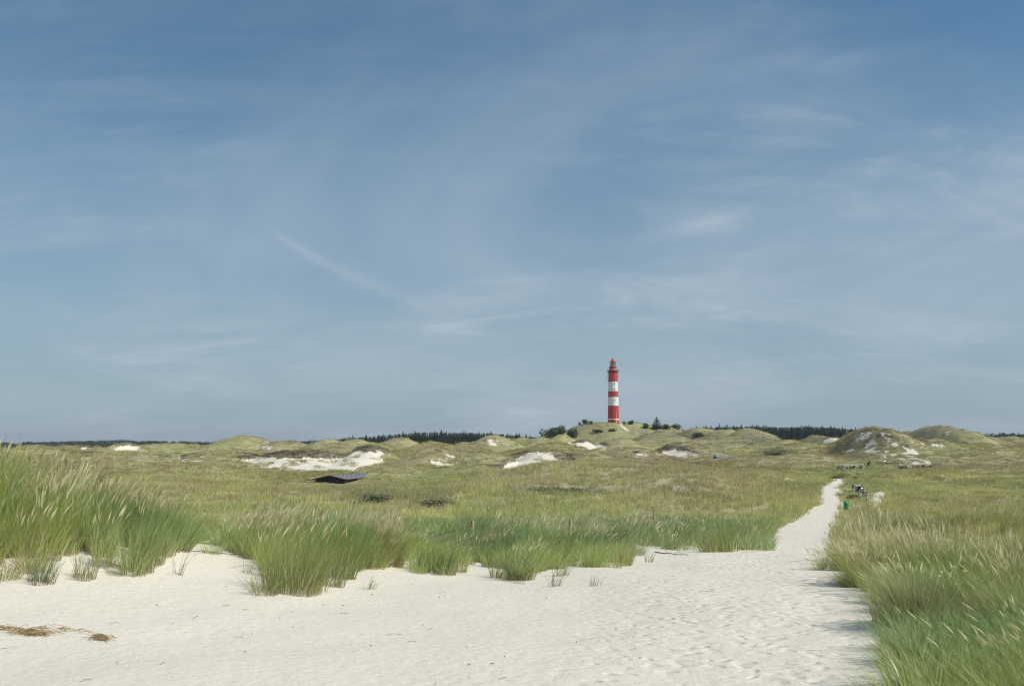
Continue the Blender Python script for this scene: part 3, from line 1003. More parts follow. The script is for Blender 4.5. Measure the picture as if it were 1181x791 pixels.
w1 = [at(196, 668.5, 13.2), at(212, 664.5, 13.4), at(240, 662.5, 13.8), at(268, 661.5, 14.2), at(310, 655, 14.9)]
pts = []
for q in w1:
    q = q.copy(); q.z = max(q.z, hz(q.x, q.y) + 0.015); pts.append(q - fence.location)
pts.append(tops[0] - Vector((0, 0, 0.42)))
b = MB(); b.tube(pts, 0.004, 4); b.build('wire', WIRE, fence)
w2 = [at(205, 625, 15.2), at(232, 626.5, 15.4), at(256, 627, 15.6)]
pts = []
for q in w2:
    q = q.copy(); q.z = max(q.z, hz(q.x, q.y) + 0.02); pts.append(q - fence.location)
pts.append(tops[0] - Vector((0, 0, 0.10)))
b = MB(); b.tube(pts, 0.004, 4); b.build('wire', WIRE, fence)
b = MB()
for a_, c_ in zip(tops, tops[1:]):
    b.tube([a_ - Vector((0, 0, 0.1)), a_.lerp(c_, 0.5) - Vector((0, 0, 0.25)), c_ - Vector((0, 0, 0.1))], 0.005, 4)
b.build('wire', WIRE, fence)

# ------------------------------------------------------------------ lighthouse
def build_lighthouse():
    P = at(707.5, 487.6, 646)
    base = hz(P.x, P.y)
    k = 0.5574        # metres per photograph pixel at that distance

    def zr(row):
        return (487.6 - row) * k
    dz = P.z - base
    t = empty('lighthouse', (P.x, P.y, P.z))
    tag(t, 'tall lighthouse banded red and white on the dune top with a glass lantern', 'lighthouse')
    m, nt, bs = new_mat('lighthouse_paint')
    co = nt.node('ShaderNodeTexCoord').outputs['Object']
    sp = nt.node('ShaderNodeSeparateXYZ', ins={0: co})
    z = sp.outputs[2]
    red = nt.mix(nt.noise(co, 0.5, 4, 0.7), (0.46, 0.035, 0.030, 1), (0.60, 0.060, 0.048, 1))
    # rain streaks down the paint
    mp = nt.node('ShaderNodeMapping', ins={'Scale': (1.5, 1.5, 0.12)}); nt.l.new(co, mp.inputs[0])
    streak = nt.smooth(nt.noise(mp.outputs[0], 1.4, 4, 0.6), 0.48, 0.72)
    white = nt.mix(nt.math('MULTIPLY', streak, 0.35), (0.86, 0.85, 0.82, 1), (0.62, 0.60, 0.55, 1))
    red = nt.mix(nt.math('MULTIPLY', streak, 0.30), red, (0.30, 0.07, 0.05, 1))

    def band_(z0, z1):
        return nt.math('MULTIPLY', nt.math('GREATER_THAN', z, z0), nt.math('LESS_THAN', z, z1))
    f = nt.math('ADD', band_(zr(468), zr(458)), band_(zr(451.3), zr(440.6)))
    f = nt.math('ADD', f, band_(zr(484.2), zr(482.9)), clamp=True)
    nt.set(bs, 'Base Color', nt.mix(f, red, white))
    bs.inputs['Roughness'].default_value = 0.45
    rb, rt = 13.4 * k / 2, 10.5 * k / 2

    def rad(zv):
        s = min(1, max(0, zv / zr(428)))
        return rb + (rt - rb) * (s ** 0.8)
    prof = [(rb * 1.0, -3.0 - max(0, dz))]
    for i in range(25):
        zv = zr(428) * i / 24
        prof.append((rad(zv), zv))
    b = MB(); b.lathe(prof, 64); tower = b.build('tower', m, t, smooth=True)
    RED = simple('red_paint', (0.50, 0.045, 0.038), 0.45, var=0.12)
    DRED = simple('dark_red_iron', (0.22, 0.03, 0.03), 0.5, var=0.2)
    WHT = simple('white_paint', (0.78, 0.78, 0.75), 0.5, var=0.06)
    DRK = simple('window_dark', (0.03, 0.03, 0.035), 0.25)
    GRY = simple('grey_metal', (0.25, 0.26, 0.27), 0.45, metal=0.6)
    # string course and plinth
    b = MB(); b.lathe([(rad(0) + 0.22, -0.3), (rad(0) + 0.22, 0.55), (rad(0.6) + 0.05, 0.85), (rad(1), 1.0)], 64); b.build('plinth', RED, tower, smooth=True)
    # gallery
    zg = zr(428.4)
    b = MB(); b.lathe([(rt - 0.05, zg - 1.2), (rt + 0.25, zg - 0.8), (rt + 0.72, zg - 0.15), (rt + 0.75, zg + 0.12), (rt - 0.3, zg + 0.12)], 48)
    gal = b.build('gallery', DRED, t, smooth=True)
    b = MB()
    for i in range(26):
        a = 2 * math.pi * i / 26; x, y = (rt + 0.68) * math.cos(a), (rt + 0.68) * math.sin(a)
        b.tube([(x, y, zg + 0.1), (x, y, zg + 1.2)], 0.045, 5)
    for hgt in (0.45, 0.8, 1.2):
        b.torus((0, 0, zg + hgt), rt + 0.68, 0.045, 'Z', 48, 5)
    b.build('railing', DRED, gal)
    # watch room, red with pale rail band
    z1, z2 = zg + 0.12, zr(422.8)
    b = MB(); b.lathe([(2.35, z1), (2.35, z2 - 0.55), (2.55, z2 - 0.45), (2.55, z2 - 0.15), (2.2, z2)], 40)
    b.build('watch_room', RED, t, smooth=True)
    b = MB(); b.lathe([(2.40, z1 + 0.9), (2.42, z1 + 0.9), (2.42, z1 + 1.3), (2.40, z1 + 1.3)], 40, cap=False); b.build('white_band', WHT, t, smooth=True)
    # lantern
    gm, g, gb = new_mat('lantern_glass')
    gb.inputs['Base Color'].default_value = (0.55, 0.62, 0.66, 1); gb.inputs['Roughness'].default_value = 0.08
    gb.inputs['Transmission Weight'].default_value = 0.75; gb.inputs['IOR'].default_value = 1.1
    z3 = zr(417.6)
    lr = 1.85
    b = MB(); b.lathe([(lr, z2), (lr, z3)], 16, cap=False); lan = b.build('lantern_glass', gm, t)
    b = MB()
    for i in range(16):
        a = 2 * math.pi * i / 16; x, y = (lr + .03) * math.cos(a), (lr + .03) * math.sin(a)
        b.tube([(x, y, z2), (x, y, z3)], 0.055, 4)
    for zz in (z2 + 0.05, (z2 + z3) / 2, z3 - 0.05):
        b.torus((0, 0, zz), lr + .03, 0.055, 'Z', 32, 4)
    b.build('glazing_bars', GRY, lan)
    b = MB(); b.lathe([(0.25, z2), (0.6, z2 + 0.5), (0.75, (z2 + z3) / 2), (0.6, z3 - 0.5), (0.2, z3 - 0.2)], 20); b.build('lens', GRY, lan, smooth=True)
    # roof: dark eave then pointed red cone, ball and rod
    b = MB(); b.lathe([(lr + 0.25, z3 - 0.12), (lr + 0.30, z3 + 0.05), (1.65, z3 + 0.45), (1.0, z3 + 1.25), (0.42, z3 + 2.0), (0.16, z3 + 2.35)], 24)
    roof = b.build('roof', RED, t, smooth=True)
    b = MB(); b.lathe([(0.05, z3 + 2.3), (0.24, z3 + 2.42), (0.30, z3 + 2.62), (0.22, z3 + 2.82), (0.05, z3 + 2.9)], 14); b.tube([(0, 0, z3 + 2.85), (0, 0, z3 + 3.7)], 0.05, 6)
    b.build('finial', RED, roof, smooth=True)
    # windows facing the dunes
    for (row, off, w, h) in ((433, 0.14, 0.55, 0.9), (434.5, -0.35, 0.45, 0.7), (443, 0.22, 0.5, 0.8), (449.3, 0.20, 0.5, 0.9), (455, 0.18, 0.45, 0.8), (462, 0.2, 0.4, 0.8), (473, 0.24, 0.5, 0.9)):
        zv = zr(row); rr_ = rad(zv)
        a = -math.pi / 2 + off
        x, y = rr_ * math.cos(a), rr_ * math.sin(a)
        rot = Matrix.Rotation(a + math.pi / 2, 3, 'Z')
        o = MB().box((x, y, zv), (w, 0.16, h), rot).build('window', DRK, t)
        MB().box((x * 1.0, y * 1.0, zv - h / 2 - 0.05), (w + 0.2, 0.3, 0.09), rot).build('sill', WHT, o)
    # white downpipe low on the front
    a = -math.pi / 2 + 0.38
    b = MB(); b.tube([((rad(0.3) + 0.25) * math.cos(a), (rad(0.3) + 0.25) * math.sin(a), 0.0), ((rad(6) + 0.12) * math.cos(a), (rad(6) + 0.12) * math.sin(a), 6.2)], 0.13, 6); b.build('downpipe', WHT, t)
    # antennas on the left flank
    for i, row in enumerate((431.5, 434, 436.5, 439.5)):
        zv = zr(row); x = -rad(zv)
        b = MB(); b.tube([(x + 0.1, 0, zv), (x - 0.85, 0, zv)], 0.06, 5)
        b.box((x - 0.85, 0, zv + 0.1), (0.28, 0.25, 0.95), bevel=0.03)
        b.build('antenna', GRY, t)
    for a in (0.25, 0.5):
        zv = zr(433.5)
        b = MB(); x, y = rad(zv) * math.cos(a - 0.6), rad(zv) * math.sin(a - 0.6)
        b.box((x * 1.04, y * 1.04, zv), (0.3, 0.3, 1.3)); b.build('antenna', GRY, t)
    # door at the foot
    a = -math.pi / 2 - 0.15
    MB().box((rad(1) * math.cos(a), rad(1) * math.sin(a), 1.0), (1.1, 0.7, 2.2), Matrix.Rotation(a + math.pi / 2, 3, 'Z')).build('door', DRED, t)
    return P


LH = build_lighthouse()

# low fence of posts on the hill right of the lighthouse
hf = at(725, 488, 642)
hfence = empty('hill_fence', (hf.x, hf.y, hz(hf.x, hf.y)))
tag(hfence, 'short dark rail fence on the hilltop right of the lighthouse', 'fence')
DW = simple('dark_wood', (0.05, 0.045, 0.04), 0.9, var=0.3)
prev = None
for i in range(9):
    p = at(716.5 + i * 3.4, 488, 642)
    g = hz(p.x, p.y); v = Vector((p.x, p.y, g)) - hfence.location
    MB().box(v + Vector((0, 0, 0.6)), (0.16, 0.16, 1.4), bevel=0.02).build('post', DW, hfence)
    if prev is not None:
        b = MB(); b.tube([prev + Vector((0, 0, 1.1)), v + Vector((0, 0, 1.1))], 0.07, 4); b.tube([prev + Vector((0, 0, 0.6)), v + Vector((0, 0, 0.6))], 0.07, 4)
        b.build('rail', DW, hfence)
    prev = v

# ------------------------------------------------------------------ huts
def roof_felt():
    m, nt, bs = new_mat('roofing_felt')  # lapped sheets
    co = nt.node('ShaderNodeTexCoord').outputs['Object']
    mp = nt.node('ShaderNodeMapping', ins={'Scale': (0.35, 1.0, 1.0)}); nt.l.new(co, mp.inputs[0])
    n = nt.noise(mp.outputs[0], 1.5, 5, 0.65)
    c = nt.mix(nt.smooth(n, 0.3, 0.7), (0.19, 0.20, 0.195, 1), (0.34, 0.345, 0.33, 1))
    nt.set(bs, 'Base Color', c); bs.inputs['Roughness'].default_value = 0.8
    return m


FELT = roof_felt()
BOARD = simple('tarred_boards', (0.055, 0.045, 0.040), 0.85, var=0.45, scale=6, bump=0.4)


def hut():
    hx, hy, w, l, a = HUT
    zr_, ze = at(381, 548.0, 150).z, at(401, 552.4, 150).z
    g = ze - 1.9
    t = empty('wooden_hut', (hx, hy, g), a)
    tag(t, 'long low dark wooden hut with a grey felt roof sunk in the dune grass', 'hut')
    he, hr = ze - g, zr_ - g
    # walls: prism with gable ends; y runs along the hut
    b = MB()
    for y0 in (0.35, l - 0.35):
        s = 1
        pts = [(-w / 2 + .3, y0, -1), (w / 2 - .3, y0, -1), (w / 2 - .3, y0, he - .06), (0, y0, hr - .10), (-w / 2 + .3, y0, he - .06)]
        vs1 = [b.bm.verts.new(p) for p in pts]
        vs2 = [b.bm.verts.new((p[0], p[1] + (0.12 if y0 < 1 else -0.12), p[2])) for p in pts]
        b.bm.faces.new(vs1); b.bm.faces.new(vs2[::-1])
        for i in range(5):
            b.bm.faces.new((vs1[i], vs1[(i + 1) % 5], vs2[(i + 1) % 5], vs2[i]))
    for sx in (-1, 1):
        b.box((sx * (w / 2 - .36), l / 2, (he - 1.06) / 2), (0.12, l - 0.96, he + 0.94))
    wall = b.build('wall', BOARD, t)
    # battens on the gable
    b = MB()
    for i in range(17):
        x = -w / 2 + .4 + i * (w - .8) / 16
        top = he - .1 + (hr - he - .06) * (1 - abs(x) / (w / 2 - .3))
        b.box((x, 0.325, top / 2), (0.05, 0.046, top))
    b.build('batten', BOARD, wall)
    # roof: two thick slabs
    for sx in (-1, 1):
        b = MB()
        th = 0.12
        A = [(0, 0, hr), (sx * w / 2, 0, he), (sx * w / 2, l, he), (0, l, hr)]
        top = [b.bm.verts.new(p) for p in A]; bot = [b.bm.verts.new((p[0], p[1], p[2] - th)) for p in A]
        b.bm.faces.new(top); b.bm.faces.new(bot[::-1])
        for i in range(4):
            b.bm.faces.new((top[i], bot[i], bot[(i + 1) % 4], top[(i + 1) % 4]))
        rf = b.build('roof', FELT, t)
        b = MB()
        for i in range(1, 12):
            yy = l * i / 12
            b.tube([(sx * 0.05, yy, hr + .015), (sx * (w / 2 - .02), yy, he + .015)], 0.035, 4)
        b.build('batten', BOARD, rf)
    b = MB()
    for sx in (-1, 1):
        b.tube([(0, -0.03, hr - .07), (sx * w / 2, -0.03, he - .07)], 0.11, 4)
        b.tube([(sx * (w / 2 + .02), 0, he - .08), (sx * (w / 2 + .02), l, he - .08)], 0.09, 4)
    b.build('fascia', BOARD, t)
    # door and small window in the gable
    d = MB().box((-1.3, 0.30, 0.55), (0.85, 0.06, 1.9)).build('door', simple('grey_door', (0.13, 0.12, 0.115), 0.8, var=0.3), t)
    b = MB(); b.box((0.9, 0.30, 1.55), (0.9, 0.06, 0.5)); b.build('window', simple('hut_window', (0.04, 0.045, 0.05), 0.2), t)


hut()


def far_hut():
    p = ground_at_pixel(840.5, 528.5, 200, 420); p.z -= 0.7
    t = empty('grey_hut', (p.x, p.y, p.z), R(6))
    tag(t, 'small hut whose pale grey roof slopes between two far dunes', 'hut')
    w = 23 * p.y / F
    GR = simple('grey_sheet_roof', (0.215, 0.235, 0.225), 0.7, var=0.12, scale=0.8)
    b = MB(); b.box((0, 1.9, 0.68), (w, 4.2, 0.12), Matrix.Rotation(R(19), 3, 'X')); rf = b.build('roof', GR, t)
    b = MB(); b.box((0, 5.2, 0.65), (w, 2.9, 0.12), Matrix.Rotation(R(-24), 3, 'X')); b.build('roof', GR, t)
    b = MB(); b.box((0, 3.4, -1.2), (w - .5, 5.6, 2.3)); b.build('wall', BOARD, t)
    b = MB(); b.box((-w / 2 + 0.5, 3.0, 1.42), (0.9, 0.7, 0.5)); b.build('chimney', simple('lime_wash', (0.6, 0.58, 0.55), 0.8), rf)
    return p


fh = far_hut()


def far_shed():
    p = at(488, 511.2, 540)
    t = empty('dark_shed', (p.x, p.y, p.z), R(-5))
    tag(t, 'dark flat roofed shed in front of the conifer wood', 'shed')
    b = MB(); b.box((0.3, 0, 1.35), (8.6, 4, 0.22)); b.build('roof', simple('shed_roof', (0.07, 0.065, 0.06), 0.8), t)
    b = MB(); b.box((0.3, 0.4, -0.4), (7.8, 3.0, 3.2)); b.build('wall', BOARD, t)
    b = MB(); b.box((-6.0, 0.4, 0.25), (3.6, 2.6, 0.2)); b.build('porch_roof', simple('shed_roof', (0.07, 0.065, 0.06), 0.8), t)
    for x in (-7.5, -5.8, -4.4):
        MB().box((x, -0.6, -0.8), (0.18, 0.18, 2.0)).build('post', BOARD, t)
    for x in (-2.2, 0.6, 3.0):
        MB().box((x, -1.12, 0.45), (1.0, 0.06, 0.7)).build('window', simple('shed_window', (0.16, 0.17, 0.17), 0.3), t)


far_shed()

# ------------------------------------------------------------------ foliage: conifers, shrubs
def leaf_material(name, col, var=0.35):
    m, nt, bs = new_mat(name)
    g = nt.node('ShaderNodeAttribute', attribute_name='lf').outputs['Fac']
    oi = nt.node('ShaderNodeObjectInfo').outputs['Random']
    a = tuple(c * (1 - var) for c in col) + (1,); b_ = tuple(c * (1 + var) for c in col) + (1,)
    c = nt.mix(g, a, b_)
    c = nt.mix(nt.math('MULTIPLY', oi, 0.5), c, nt.mix(1.0, c, (1.45, 1.25, 0.9, 1), 'MULTIPLY'))
    nt.set(bs, 'Base Color', c); bs.inputs['Roughness'].default_value = 0.7; bs.inputs['Specular IOR Level'].default_value = 0.2
    tr = nt.node('ShaderNodeBsdfTranslucent', ins={'Color': c})
    mx = nt.node('ShaderNodeMixShader', ins={0: 0.15})
    nt.l.new(bs.outputs[0], mx.inputs[1]); nt.l.new(tr.outputs[0], mx.inputs[2]); nt.l.new(mx.outputs[0], nt.n['Material Output'].inputs['Surface'])
    return m


NEEDLE = leaf_material('spruce_needles', (0.050, 0.085, 0.055))
BUSHM = leaf_material('shrub_leaves', (0.055, 0.080, 0.036))
LEAFM = leaf_material('bush_leaves_green', (0.085, 0.125, 0.045))
BARK = simple('bark', (0.10, 0.075, 0.055), 0.9, var=0.3)


def quads(name, P, U, W, mat, lf):
    """one quad per leaf spray: centre P, half axes U, W"""
    V = np.stack([P - U - W, P + U - W * 0.6, P + U * 1.1 + W * 0.5, P - U + W], 1).reshape(-1, 3)
    Q = np.arange(len(V)).reshape(-1, 4)
    return mesh_np(name, V, Q, {'lf': ('FLOAT', np.repeat(lf, 4))}, [mat])


def conifer_mesh(seed, h=12.0, rmax=2.4, n=620):
    rg = np.random.default_rng(seed)
    t = rg.uniform(0.0, 1, n) ** 1.15
    tier = np.floor(t * 13) / 13 + rg.uniform(0, 0.035, n)
    tt = np.clip(0.6 * tier + 0.4 * t, 0, 1)
    a = rg.uniform(0, 2 * np.pi, n)
    lob = 1 + 0.22 * np.sin(a * 3 + seed) + 0.18 * np.sin(a * 5 + tier * 40)
    rr = rmax * (1 - tt) ** 0.85 * lob * (0.35 + 0.65 * np.sqrt(rg.uniform(0, 1, n))) + 0.08
    z = h * (0.10 + 0.90 * tt) - rr * 0.28
    P = np.stack([rr * np.cos(a), rr * np.sin(a), z], 1)
    rd = np.stack([np.cos(a), np.sin(a), np.full(n, -0.25)], 1)
    s = (0.30 + 0.35 * (1 - tt)) * rg.uniform(0.7, 1.2, n)
    U = rd * s[:, None] * 1.3
    tg = np.stack([-np.sin(a), np.cos(a), rg.normal(0, 0.35, n)], 1)
    W = tg * s[:, None] * 0.62
    # leader
    k = 14
    P2 = np.stack([rg.normal(0, .06, k), rg.normal(0, .06, k), h * (0.96 + 0.08 * np.linspace(0, 1, k))], 1)
    U2 = np.stack([rg.normal(0, .1, k), rg.normal(0, .1, k), np.full(k, .3)], 1); W2 = np.stack([rg.normal(0, .12, k), rg.normal(0, .12, k), np.zeros(k)], 1)
    return quads('crown', np.concatenate([P, P2]), np.concatenate([U, U2]), np.concatenate([W, W2]), NEEDLE, rg.uniform(0, 1, n + k))


def round_mesh(seed, rx, ry, rz, n, s0, mat, lobes=7):
    rg = np.random.default_rng(seed)
    c = rg.normal(0, 0.42, (lobes, 3)) * np.array((rx, ry, rz)); c[:, 2] = np.abs(c[:, 2]) * 0.9 + rz * 0.45
    rl = rg.uniform(0.42, 0.68, lobes)
    k = rg.integers(0, lobes, n)
    d = rg.normal(0, 1, (n, 3)); d /= np.linalg.norm(d, axis=1)[:, None]
    rad = rg.uniform(0.55, 1.08, n)
    P = c[k] + d * (rl[k] * rad)[:, None] * np.array((rx, ry, rz))
    P[:, 2] = np.abs(P[:, 2]) * 0.98
    nrm = d + rg.normal(0, 0.5, (n, 3)); nrm /= np.linalg.norm(nrm, axis=1)[:, None]
    ref = rg.normal(0, 1, (n, 3))
    U = np.cross(nrm, ref); U /= np.linalg.norm(U, axis=1)[:, None]
    W = np.cross(nrm, U)
    s = s0 * rg.uniform(0.6, 1.3, n)
    return quads('crown', P, U * s[:, None], W * s[:, None] * 0.7, mat, rg.uniform(0, 1, n))


def trunk_mesh(h, r):
    b = MB(); b.tube([(0, 0, -1.0), (0.05, 0, h * 0.3), (0, 0.05, h * 0.7), (0, 0, h)], [r, r * 0.85, r * 0.45, r * 0.08], 7)
    me = bpy.data.meshes.new('trunk'); b.bm.to_mesh(me); b.bm.free(); me.materials.append(BARK); return me


CON = [conifer_mesh(i, 12.0, (2.3, 2.0, 2.6, 1.8, 2.9)[i]) for i in range(5)]
TRK = trunk_mesh(11.5, 0.22)


def tree(name, crown, trunk, loc, s, lab, cat, group=None, rz=None):
    t = empty(name, loc, random.uniform(0, 6.28) if rz is None else rz)
    t.scale = s if isinstance(s, tuple) else (s, s, s)
    tag(t, lab, cat, group)
    o = link('crown', crown, t); o2 = link('trunk', trunk, t)
    return t


def forest_row(pxs, row_f, d_f, lab, group, n, hbase):
    for i in range(n):
        px = pxs[0] + (pxs[1] - pxs[0]) * (i + random.uniform(-0.4, 0.4)) / n
        d = d_f(px) + random.uniform(-9, 9)
        top = row_f(px) + random.gauss(0.8, 1.25) + (1.6 if random.random() < 0.25 else 0)
        p = at(px, top, d)
        g = hz(p.x, p.y)
        hh = max(4.0, p.z - g)
        s = hh / 12.6
        w = min(1.4, max(0.8, s)) * random.uniform(0.85, 1.25)
        tree('spruce_tree', CON[i % 5], TRK, (p.x, p.y, g - 0.1), (w, w, s), lab, 'tree', group)


def rowL(px): return float(np.interp(px, [335, 380, 415, 450, 480, 500, 540, 575, 600, 625], [507.5, 505.5, 502.5, 499.5, 497, 496.5, 497, 498.5, 501, 502.5]))
def rowR(px): return float(np.interp(px, [780, 800, 830, 860, 900, 930, 960, 990, 1050], [493, 492, 491, 490, 491, 490.5, 491.5, 494, 500]))


forest_row((338, 625), rowL, lambda p: 800, 'dark spruce in the wood on the skyline left of the lighthouse', 'spruces of the wood left of the lighthouse', 135, 10)
forest_row((802, 1000), rowR, lambda p: 790, 'dark spruce in the dense wood on the skyline right of the lighthouse', 'spruces of the wood right of the lighthouse', 120, 14)


# the depth of the woods and the far tree line: uncountable masses
def wood(name, lab, coll, pts):
    n = len(pts)
    P = np.array(pts, float)
    z = H(P[:, 0], P[:, 1])
    me = bpy.data.meshes.new(name); me.vertices.add(n)
    me.vertices.foreach_set('co', np.stack([P[:, 0], P[:, 1], z - 0.2], 1).astype(np.float32).ravel())

    def att(nm, typ, arr, key):
        a = me.attributes.new(nm, typ, 'POINT'); a.data.foreach_set(key, np.asarray(arr, np.float32).ravel())
    att('rot', 'FLOAT_VECTOR', np.stack([np.zeros(n), np.zeros(n), rng.uniform(0, 6.28, n)], 1), 'vector')
    att('scl', 'FLOAT_VECTOR', P[:, 2:5], 'vector')
    att('pick', 'FLOAT', rng.integers(0, len(coll.objects), n), 'value')
    o = link(name, me); me.materials.append(NEEDLE)
    md = o.modifiers.new('scatter', 'NODES'); md.node_group = scatter_group(coll)
    tag(o, lab, 'forest', kind='stuff')


cc = bpy.data.collections.new('wood_prototypes')
for i, me in enumerate(CON):
    cc.objects.link(bpy.data.objects.new('wood_tree_%d' % i, me))
pts = []
for i in range(420):
    px = random.uniform(338, 628); d = random.uniform(815, 880); p = at(px, rowL(px) + 1.6, d); g = hz(p.x, p.y)
    s = max(4, p.z - g) / 12.6; pts.append((p.x, d, max(.7, s), max(.7, s), s))
for i in range(420):
    px = random.uniform(796, 1010); d = random.uniform(805, 870); p = at(px, rowR(px) + 1.6, d); g = hz(p.x, p.y)
    s = max(4, p.z - g) / 12.6; pts.append((p.x, d, max(.7, s), max(.7, s), s))
wood('wood_interior', 'dark massed spruces behind the front trees of both woods', cc, pts)
rc = bpy.data.collections.new('treeline_prototypes')
for i in range(3):
    rc.objects.link(bpy.data.objects.new('treeline_tree_%d' % i, round_mesh(300 + i, 7, 7, 6.5, 420, 1.5, NEEDLE)))
pts = []
for i in range(560):
    px = random.uniform(-120, 345); d = random.uniform(1650, 1800)
    row = 508.6 + 2.2 * abs(px - 140) / 200 + random.uniform(-0.3, 0.8) - 0.9 * math.exp(-((px - 140) / 60) ** 2)
    p = at(px, row, d); g = hz(p.x, p.y); s = max(5, p.z - g) / 12.0
    pts.append((p.x, d, 1.1, 1.1, s))
wood('treeline', 'distant dark tree line low on the horizon at the left', rc, pts)

ROUND = [round_mesh(330 + i, 3.2, 3.2, 3.8, 420, 0.62, NEEDLE) for i in range(3)]
for i in range(15):
    px = 1136 + i * 4.6 + random.uniform(-1, 1); d = 980 + random.uniform(-20, 20)
    p = at(px, 498 + random.uniform(-0.3, 1.2) + (2.5 if i == 0 else 0), d); g = hz(p.x, p.y)
    s = max(4, p.z - g) / 7.5
    tree('pine_tree', ROUND[i % 3], trunk_mesh(5, .25) if i == 0 else bpy.data.meshes['trunk.001'] if 'trunk.001' in bpy.data.meshes else TRK, (p.x, p.y, g), (1.25, 1.25, s), 'dark rounded pine of the copse on the skyline at the far right', 'tree', 'pines of the far right copse')

# shrubs on and around the lighthouse hill; px, foot row, distance, width px, height px, mesh kind, label
SH = [round_mesh(400 + i, 1, 1, 1, 520, 0.11, BUSHM, 9) for i in range(4)]
GREYM = leaf_material('creeping_shrub_leaves', (0.150, 0.170, 0.095))
SHN = [round_mesh(440 + i, 1, 1, 1, 420, 0.10, GREYM, 9) for i in range(3)]
SHG = [round_mesh(420 + i, 1, 1, 1, 520, 0.11, LEAFM, 9) for i in range(2)]
STEM = trunk_mesh(0.7, 0.05)
SHRUBS = [
    (634, 503, 520, 27, 10, 0, 'broad dark shrub at the foot of the lighthouse hill, left of its pair'),
    (660, 504, 515, 17, 9.5, 1, 'dark rounded shrub at the foot of the lighthouse hill, right of its pair'),
    (647, 500, 560, 16, 9, 2, 'dark shrub above the pair at the foot of the lighthouse hill'),
    (616, 505, 540, 12, 5, 2, 'low dark bush trailing off left of the hill shrubs'),
    (676, 489, 640, 9, 5.5, 0, 'dark hilltop bush on the skyline left of the lighthouse'),
    (682, 489, 641, 4, 4, 3, 'little bush touching the hilltop bush left of the lighthouse'),
    (668.5, 489.5, 640, 4, 3, 1, 'lowest bush of the hilltop group left of the lighthouse'),
    (690, 498, 600, 18, 3, 1, 'flat dark bush on the slope below the lighthouse'),
    (706, 497, 600, 9, 3, 2, 'short dark bush on the slope right below the lighthouse'),
    (727, 489, 655, 8, 4.5, 0, 'small bush behind the hilltop fence'),
    (720, 489, 655, 4, 3, 2, 'tiny bush close to the right side of the lighthouse'),
    (745, 494, 600, 12, 6, 3, 'dark low bush left of the single hilltop spruce'),
    (768, 494, 605, 14, 5, 1, 'dark low bush right of the single hilltop spruce'),
    (779, 494, 650, 12, 5, 2, 'bush in the low row right of the hilltop spruce'),
    (790, 495, 650, 10, 4.5, 0, 'last bush of the row right of the hilltop spruce'),
    (805, 504, 470, 16, 5.5, 0, 'single dark bush on the open dune below the right wood'),
    (596, 505, 600, 8, 4, 2, 'dark bush at the right end of the left wood'),
    (640, 566, 118, 70, 6, 3, 'wide grey green creeping shrub across the middle hollow'),
    (437, 580, 84, 46, 11, 2, 'dark grey green shrub standing in the grass below the wooden hut'),
    (411, 583, 82, 30, 7, 1, 'lower shrub leaning against the dark shrub below the wooden hut'),
    (502, 583, 84, 40, 9, 0, 'grey green shrub in the grass right of the dark one below the hut'),
    (894, 524, 290, 30, 4, 0, 'low dark bush in the hollow right of the grey roofed hut'),
    (984, 578, 96, 28, 9, 2, 'low bush below the nearest bicycles'),
    (990, 552, 150, 20, 3.5, 3, 'low bush between path end and bicycles'),
]
for i, (px, row, d, w, h, k, lab) in enumerate(SHRUBS):
    p = ground_at_pixel(px, row + 0.3, d * 0.8 if d > 400 else d * 0.75, d * 1.25)
    if p.y > d * 1.2: p = at(px, row, d)
    d = p.y
    g = hz(p.x, p.y)
    if d > 400:      # stand on the terrain but keep the crown height of the photograph
        top = at(px, row - h, d).z; hh = min(max(1.2, top - g), 1.5 * h * d / F)
    else:
        hh = h * d / F
    ww = w * d / F / 2 / 1.15
    m = SHG if 'low bush' in lab else SHN if d < 350 else SH
    tree('shrub', m[k % len(m)], STEM, (p.x, p.y, g - 0.15), (ww, min(ww, max(hh, 2.0)), hh / 1.45), lab, 'shrub', 'shrubs among the dunes')
p = at(757.5, 493, 618); g = hz(p.x, p.y); top = at(757.5, 480.5, 618).z
tree('spruce_tree', CON[2], TRK, (p.x, p.y, g), (1.15, 1.15, (top - g) / 12.6), 'lone dark spruce on the skyline right of the lighthouse', 'tree')
p = at(503, 510, 560); g = hz(p.x, p.y)
tree('shrub', SHG[0], STEM, (p.x, p.y, g), (4.2, 3, 2.6), 'bright green bush beside the dark shed at the wood', 'shrub', 'shrubs among the dunes')
for (px, rt_, d) in ((808, 492.5, 760), (815, 491, 765), (787, 494, 720), (773, 493.5, 715)):
    p = at(px, rt_, d); g = hz(p.x, p.y)
    tree('spruce_tree', CON[1], TRK, (p.x, p.y, g), (0.9, 0.9, (p.z - g) / 12.6), 'separate small spruce between the lone hilltop spruce and the right wood', 'tree', 'small spruces left of the right wood')

# grey stone-like dome at the blowout
p = ground_at_pixel(327, 546, 150, 300)
b = MB(); b.lathe([(0.52, -0.25), (0.50, 0.25), (0.40, 0.55), (0.24, 0.74), (0.04, 0.80)], 12)
for v in b.bm.verts:
    v.co += Vector((random.gauss(0, 0.03), random.gauss(0, 0.03), random.gauss(0, 0.02)))
tag(b.build('boulder', simple('grey_stone', (0.20, 0.205, 0.185), 0.8, var=0.3, bump=0.4), None, smooth=True, loc=p), 'small grey domed boulder at the lower edge of the left blowout', 'boulder')

